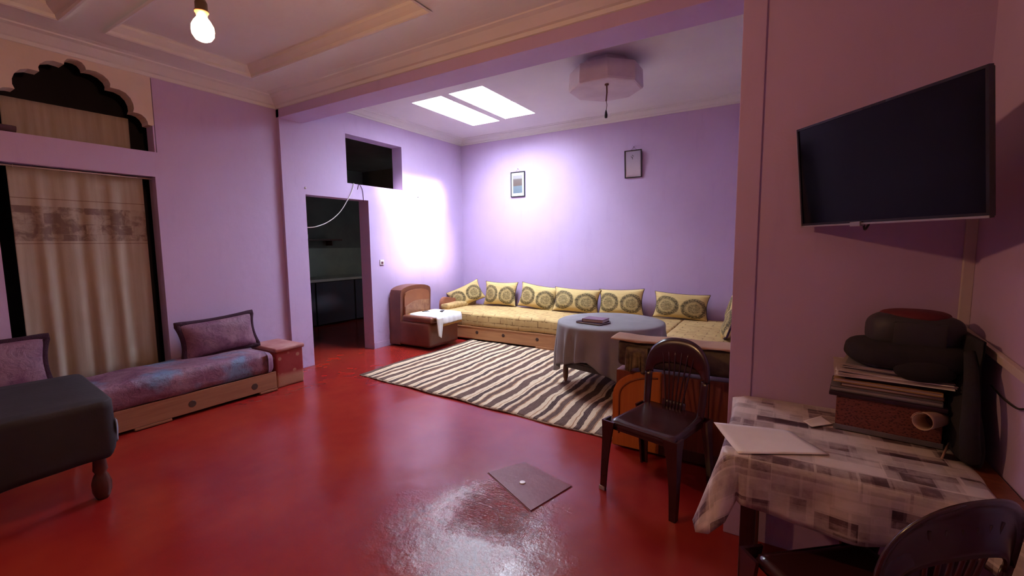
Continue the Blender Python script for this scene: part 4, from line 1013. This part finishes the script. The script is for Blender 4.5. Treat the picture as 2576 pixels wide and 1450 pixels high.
# bracket to wall
inv = (Matrix.Translation(tv.location) @ tvm.to_4x4()).inverted()
wallp = Vector((.26, YT, 1.77)); A = inv @ wallp; Cc = Vector((0, .045, -.01))
bm = B(); tube(bm, [Cc, (Cc+A)/2+Vector((.05, 0, 0)), A], .014, 8); lobj('bracket_arm', bm, BLACKPL, tv)
bm = B(); box(bm, .20, .32, YT-.012, YT, 1.68, 1.86, .003); bmesh.ops.transform(bm, matrix=inv, verts=bm.verts); lobj('wall_plate', bm, BLACKPL, tv)
bm = B(); tube(bm, bez([Vector((-.09, .04, -.16)), Vector((-.10, .05, -.235)), Vector((-.13, .10, -.22)), Vector((-.12, .14, -.15))], 5), .004, 6); lobj('power_lead', bm, BLACKPL, tv)

# ================================================================== cable trunking, socket, cable
ct = thing('cable_trunking', 'off-white plastic cable trunking down the right corner and along the wall', 'trunking', (XR, YT, 1.14))
bm = B(); box(bm, XR-.034, XR, YT-.016, YT, 1.128, 1.80, .003); tobj('upright_channel', bm, TRUNK, ct)
MT = Matrix.Translation((XR, YT-.016, 1.135)) @ Matrix.Rotation(.09, 4, 'X')
bm = B(); box(bm, -.016, 0, -1.4, 0, -.014, .014, .003, M=MT); tobj('level_channel', bm, TRUNK, ct)
bm = B(); box(bm, -.018, -.004, -1.4, 0, .0145, .018, M=MT); tobj('channel_lid', bm, TRUNK, ct)
t = thing('wall_socket', 'white wall socket at the right edge below the trunking', 'socket', (XR, 1.80, .99))
bm = B(); box(bm, XR-.02, XR, 1.735, 1.815, .955, 1.035, .004); tobj('plate', bm, WHITEPL, t)
bm = B(); lathe(bm, [(.022, 0), (.022, .004), (.018, .004), (.018, -.006), (.001, -.006)], (0, 0, 0), 16); bmesh.ops.transform(bm, matrix=Matrix.Translation((XR-.02, 1.775, .995)) @ Matrix.Rotation(-PI/2, 4, 'Y'), verts=bm.verts); tobj('outlet', bm, WHITEPL, t)
bm = B(); tube(bm, bez([(XR-.006, 2.13, .998), (XR-.008, 2.03, .985), (XR-.01, 1.92, .985), (XR-.02, 1.83, 1.01)], 6), .003, 6); tag(tobj('slack_cable', bm, WIRE, None, True), 'thin dark cable sagging along the right wall to the socket', 'cable')

# ================================================================== kitchen glimpse
t = thing('kitchen_counter', 'pale kitchen worktop with dark fronts seen through the doorway', 'counter', (-7.6, 5, 0))
bm = B(); box(bm, -7.98, -7.27, 3.0, 6.78, .83, .88, .006); tobj('worktop', bm, simple('pale_tile_top', (.45, .45, .40), (.36, .36, .33), 4, .35), t)
for k in range(4):
    bm = B(); box(bm, -7.33, -7.30, 3.3+k*.87, 4.14+k*.87, .03, .82, .006); tobj('curtain_panel', bm, simple('dark_blue_front', (.03, .035, .06), (.05, .03, .05), 3, .6), t)
bm = B(); box(bm, -7.995, -7.98, 3.0, 6.78, .88, 1.45, .002); o = tobj('splashback', bm, simple('grey_green_tiles', (.32, .35, .29), (.26, .29, .25), 3, .3), t)
t = thing('kitchen_shelf', 'dark shelf high on the kitchen wall beyond the doorway', 'shelf', (-7.9, 5, 1.6))
bm = B(); box(bm, -7.99, -7.75, 4.3, 6.0, 1.60, 1.63, .004); tobj('board', bm, DARKWOOD, t)
for y in (4.5, 5.8):
    bm = B(); box(bm, -7.99, -7.80, y-.01, y+.01, 1.50, 1.60, .003); tobj('bracket', bm, DARKWOOD, t)
for k, y in enumerate((4.95, 5.12, 5.27)):
    bm = B(); lathe(bm, [(.03, 0), (.038, .02), (.042, .09), (.038, .09), (.032, .02), (.001, .012)], (-7.87, y, 1.631), 14); tag(tobj('cup', bm, WHITEPL, None, True), ('leftmost', 'middle', 'rightmost')[k]+' pale cup on the high kitchen shelf beyond the doorway', 'cup', 'pale cups on the kitchen shelf')
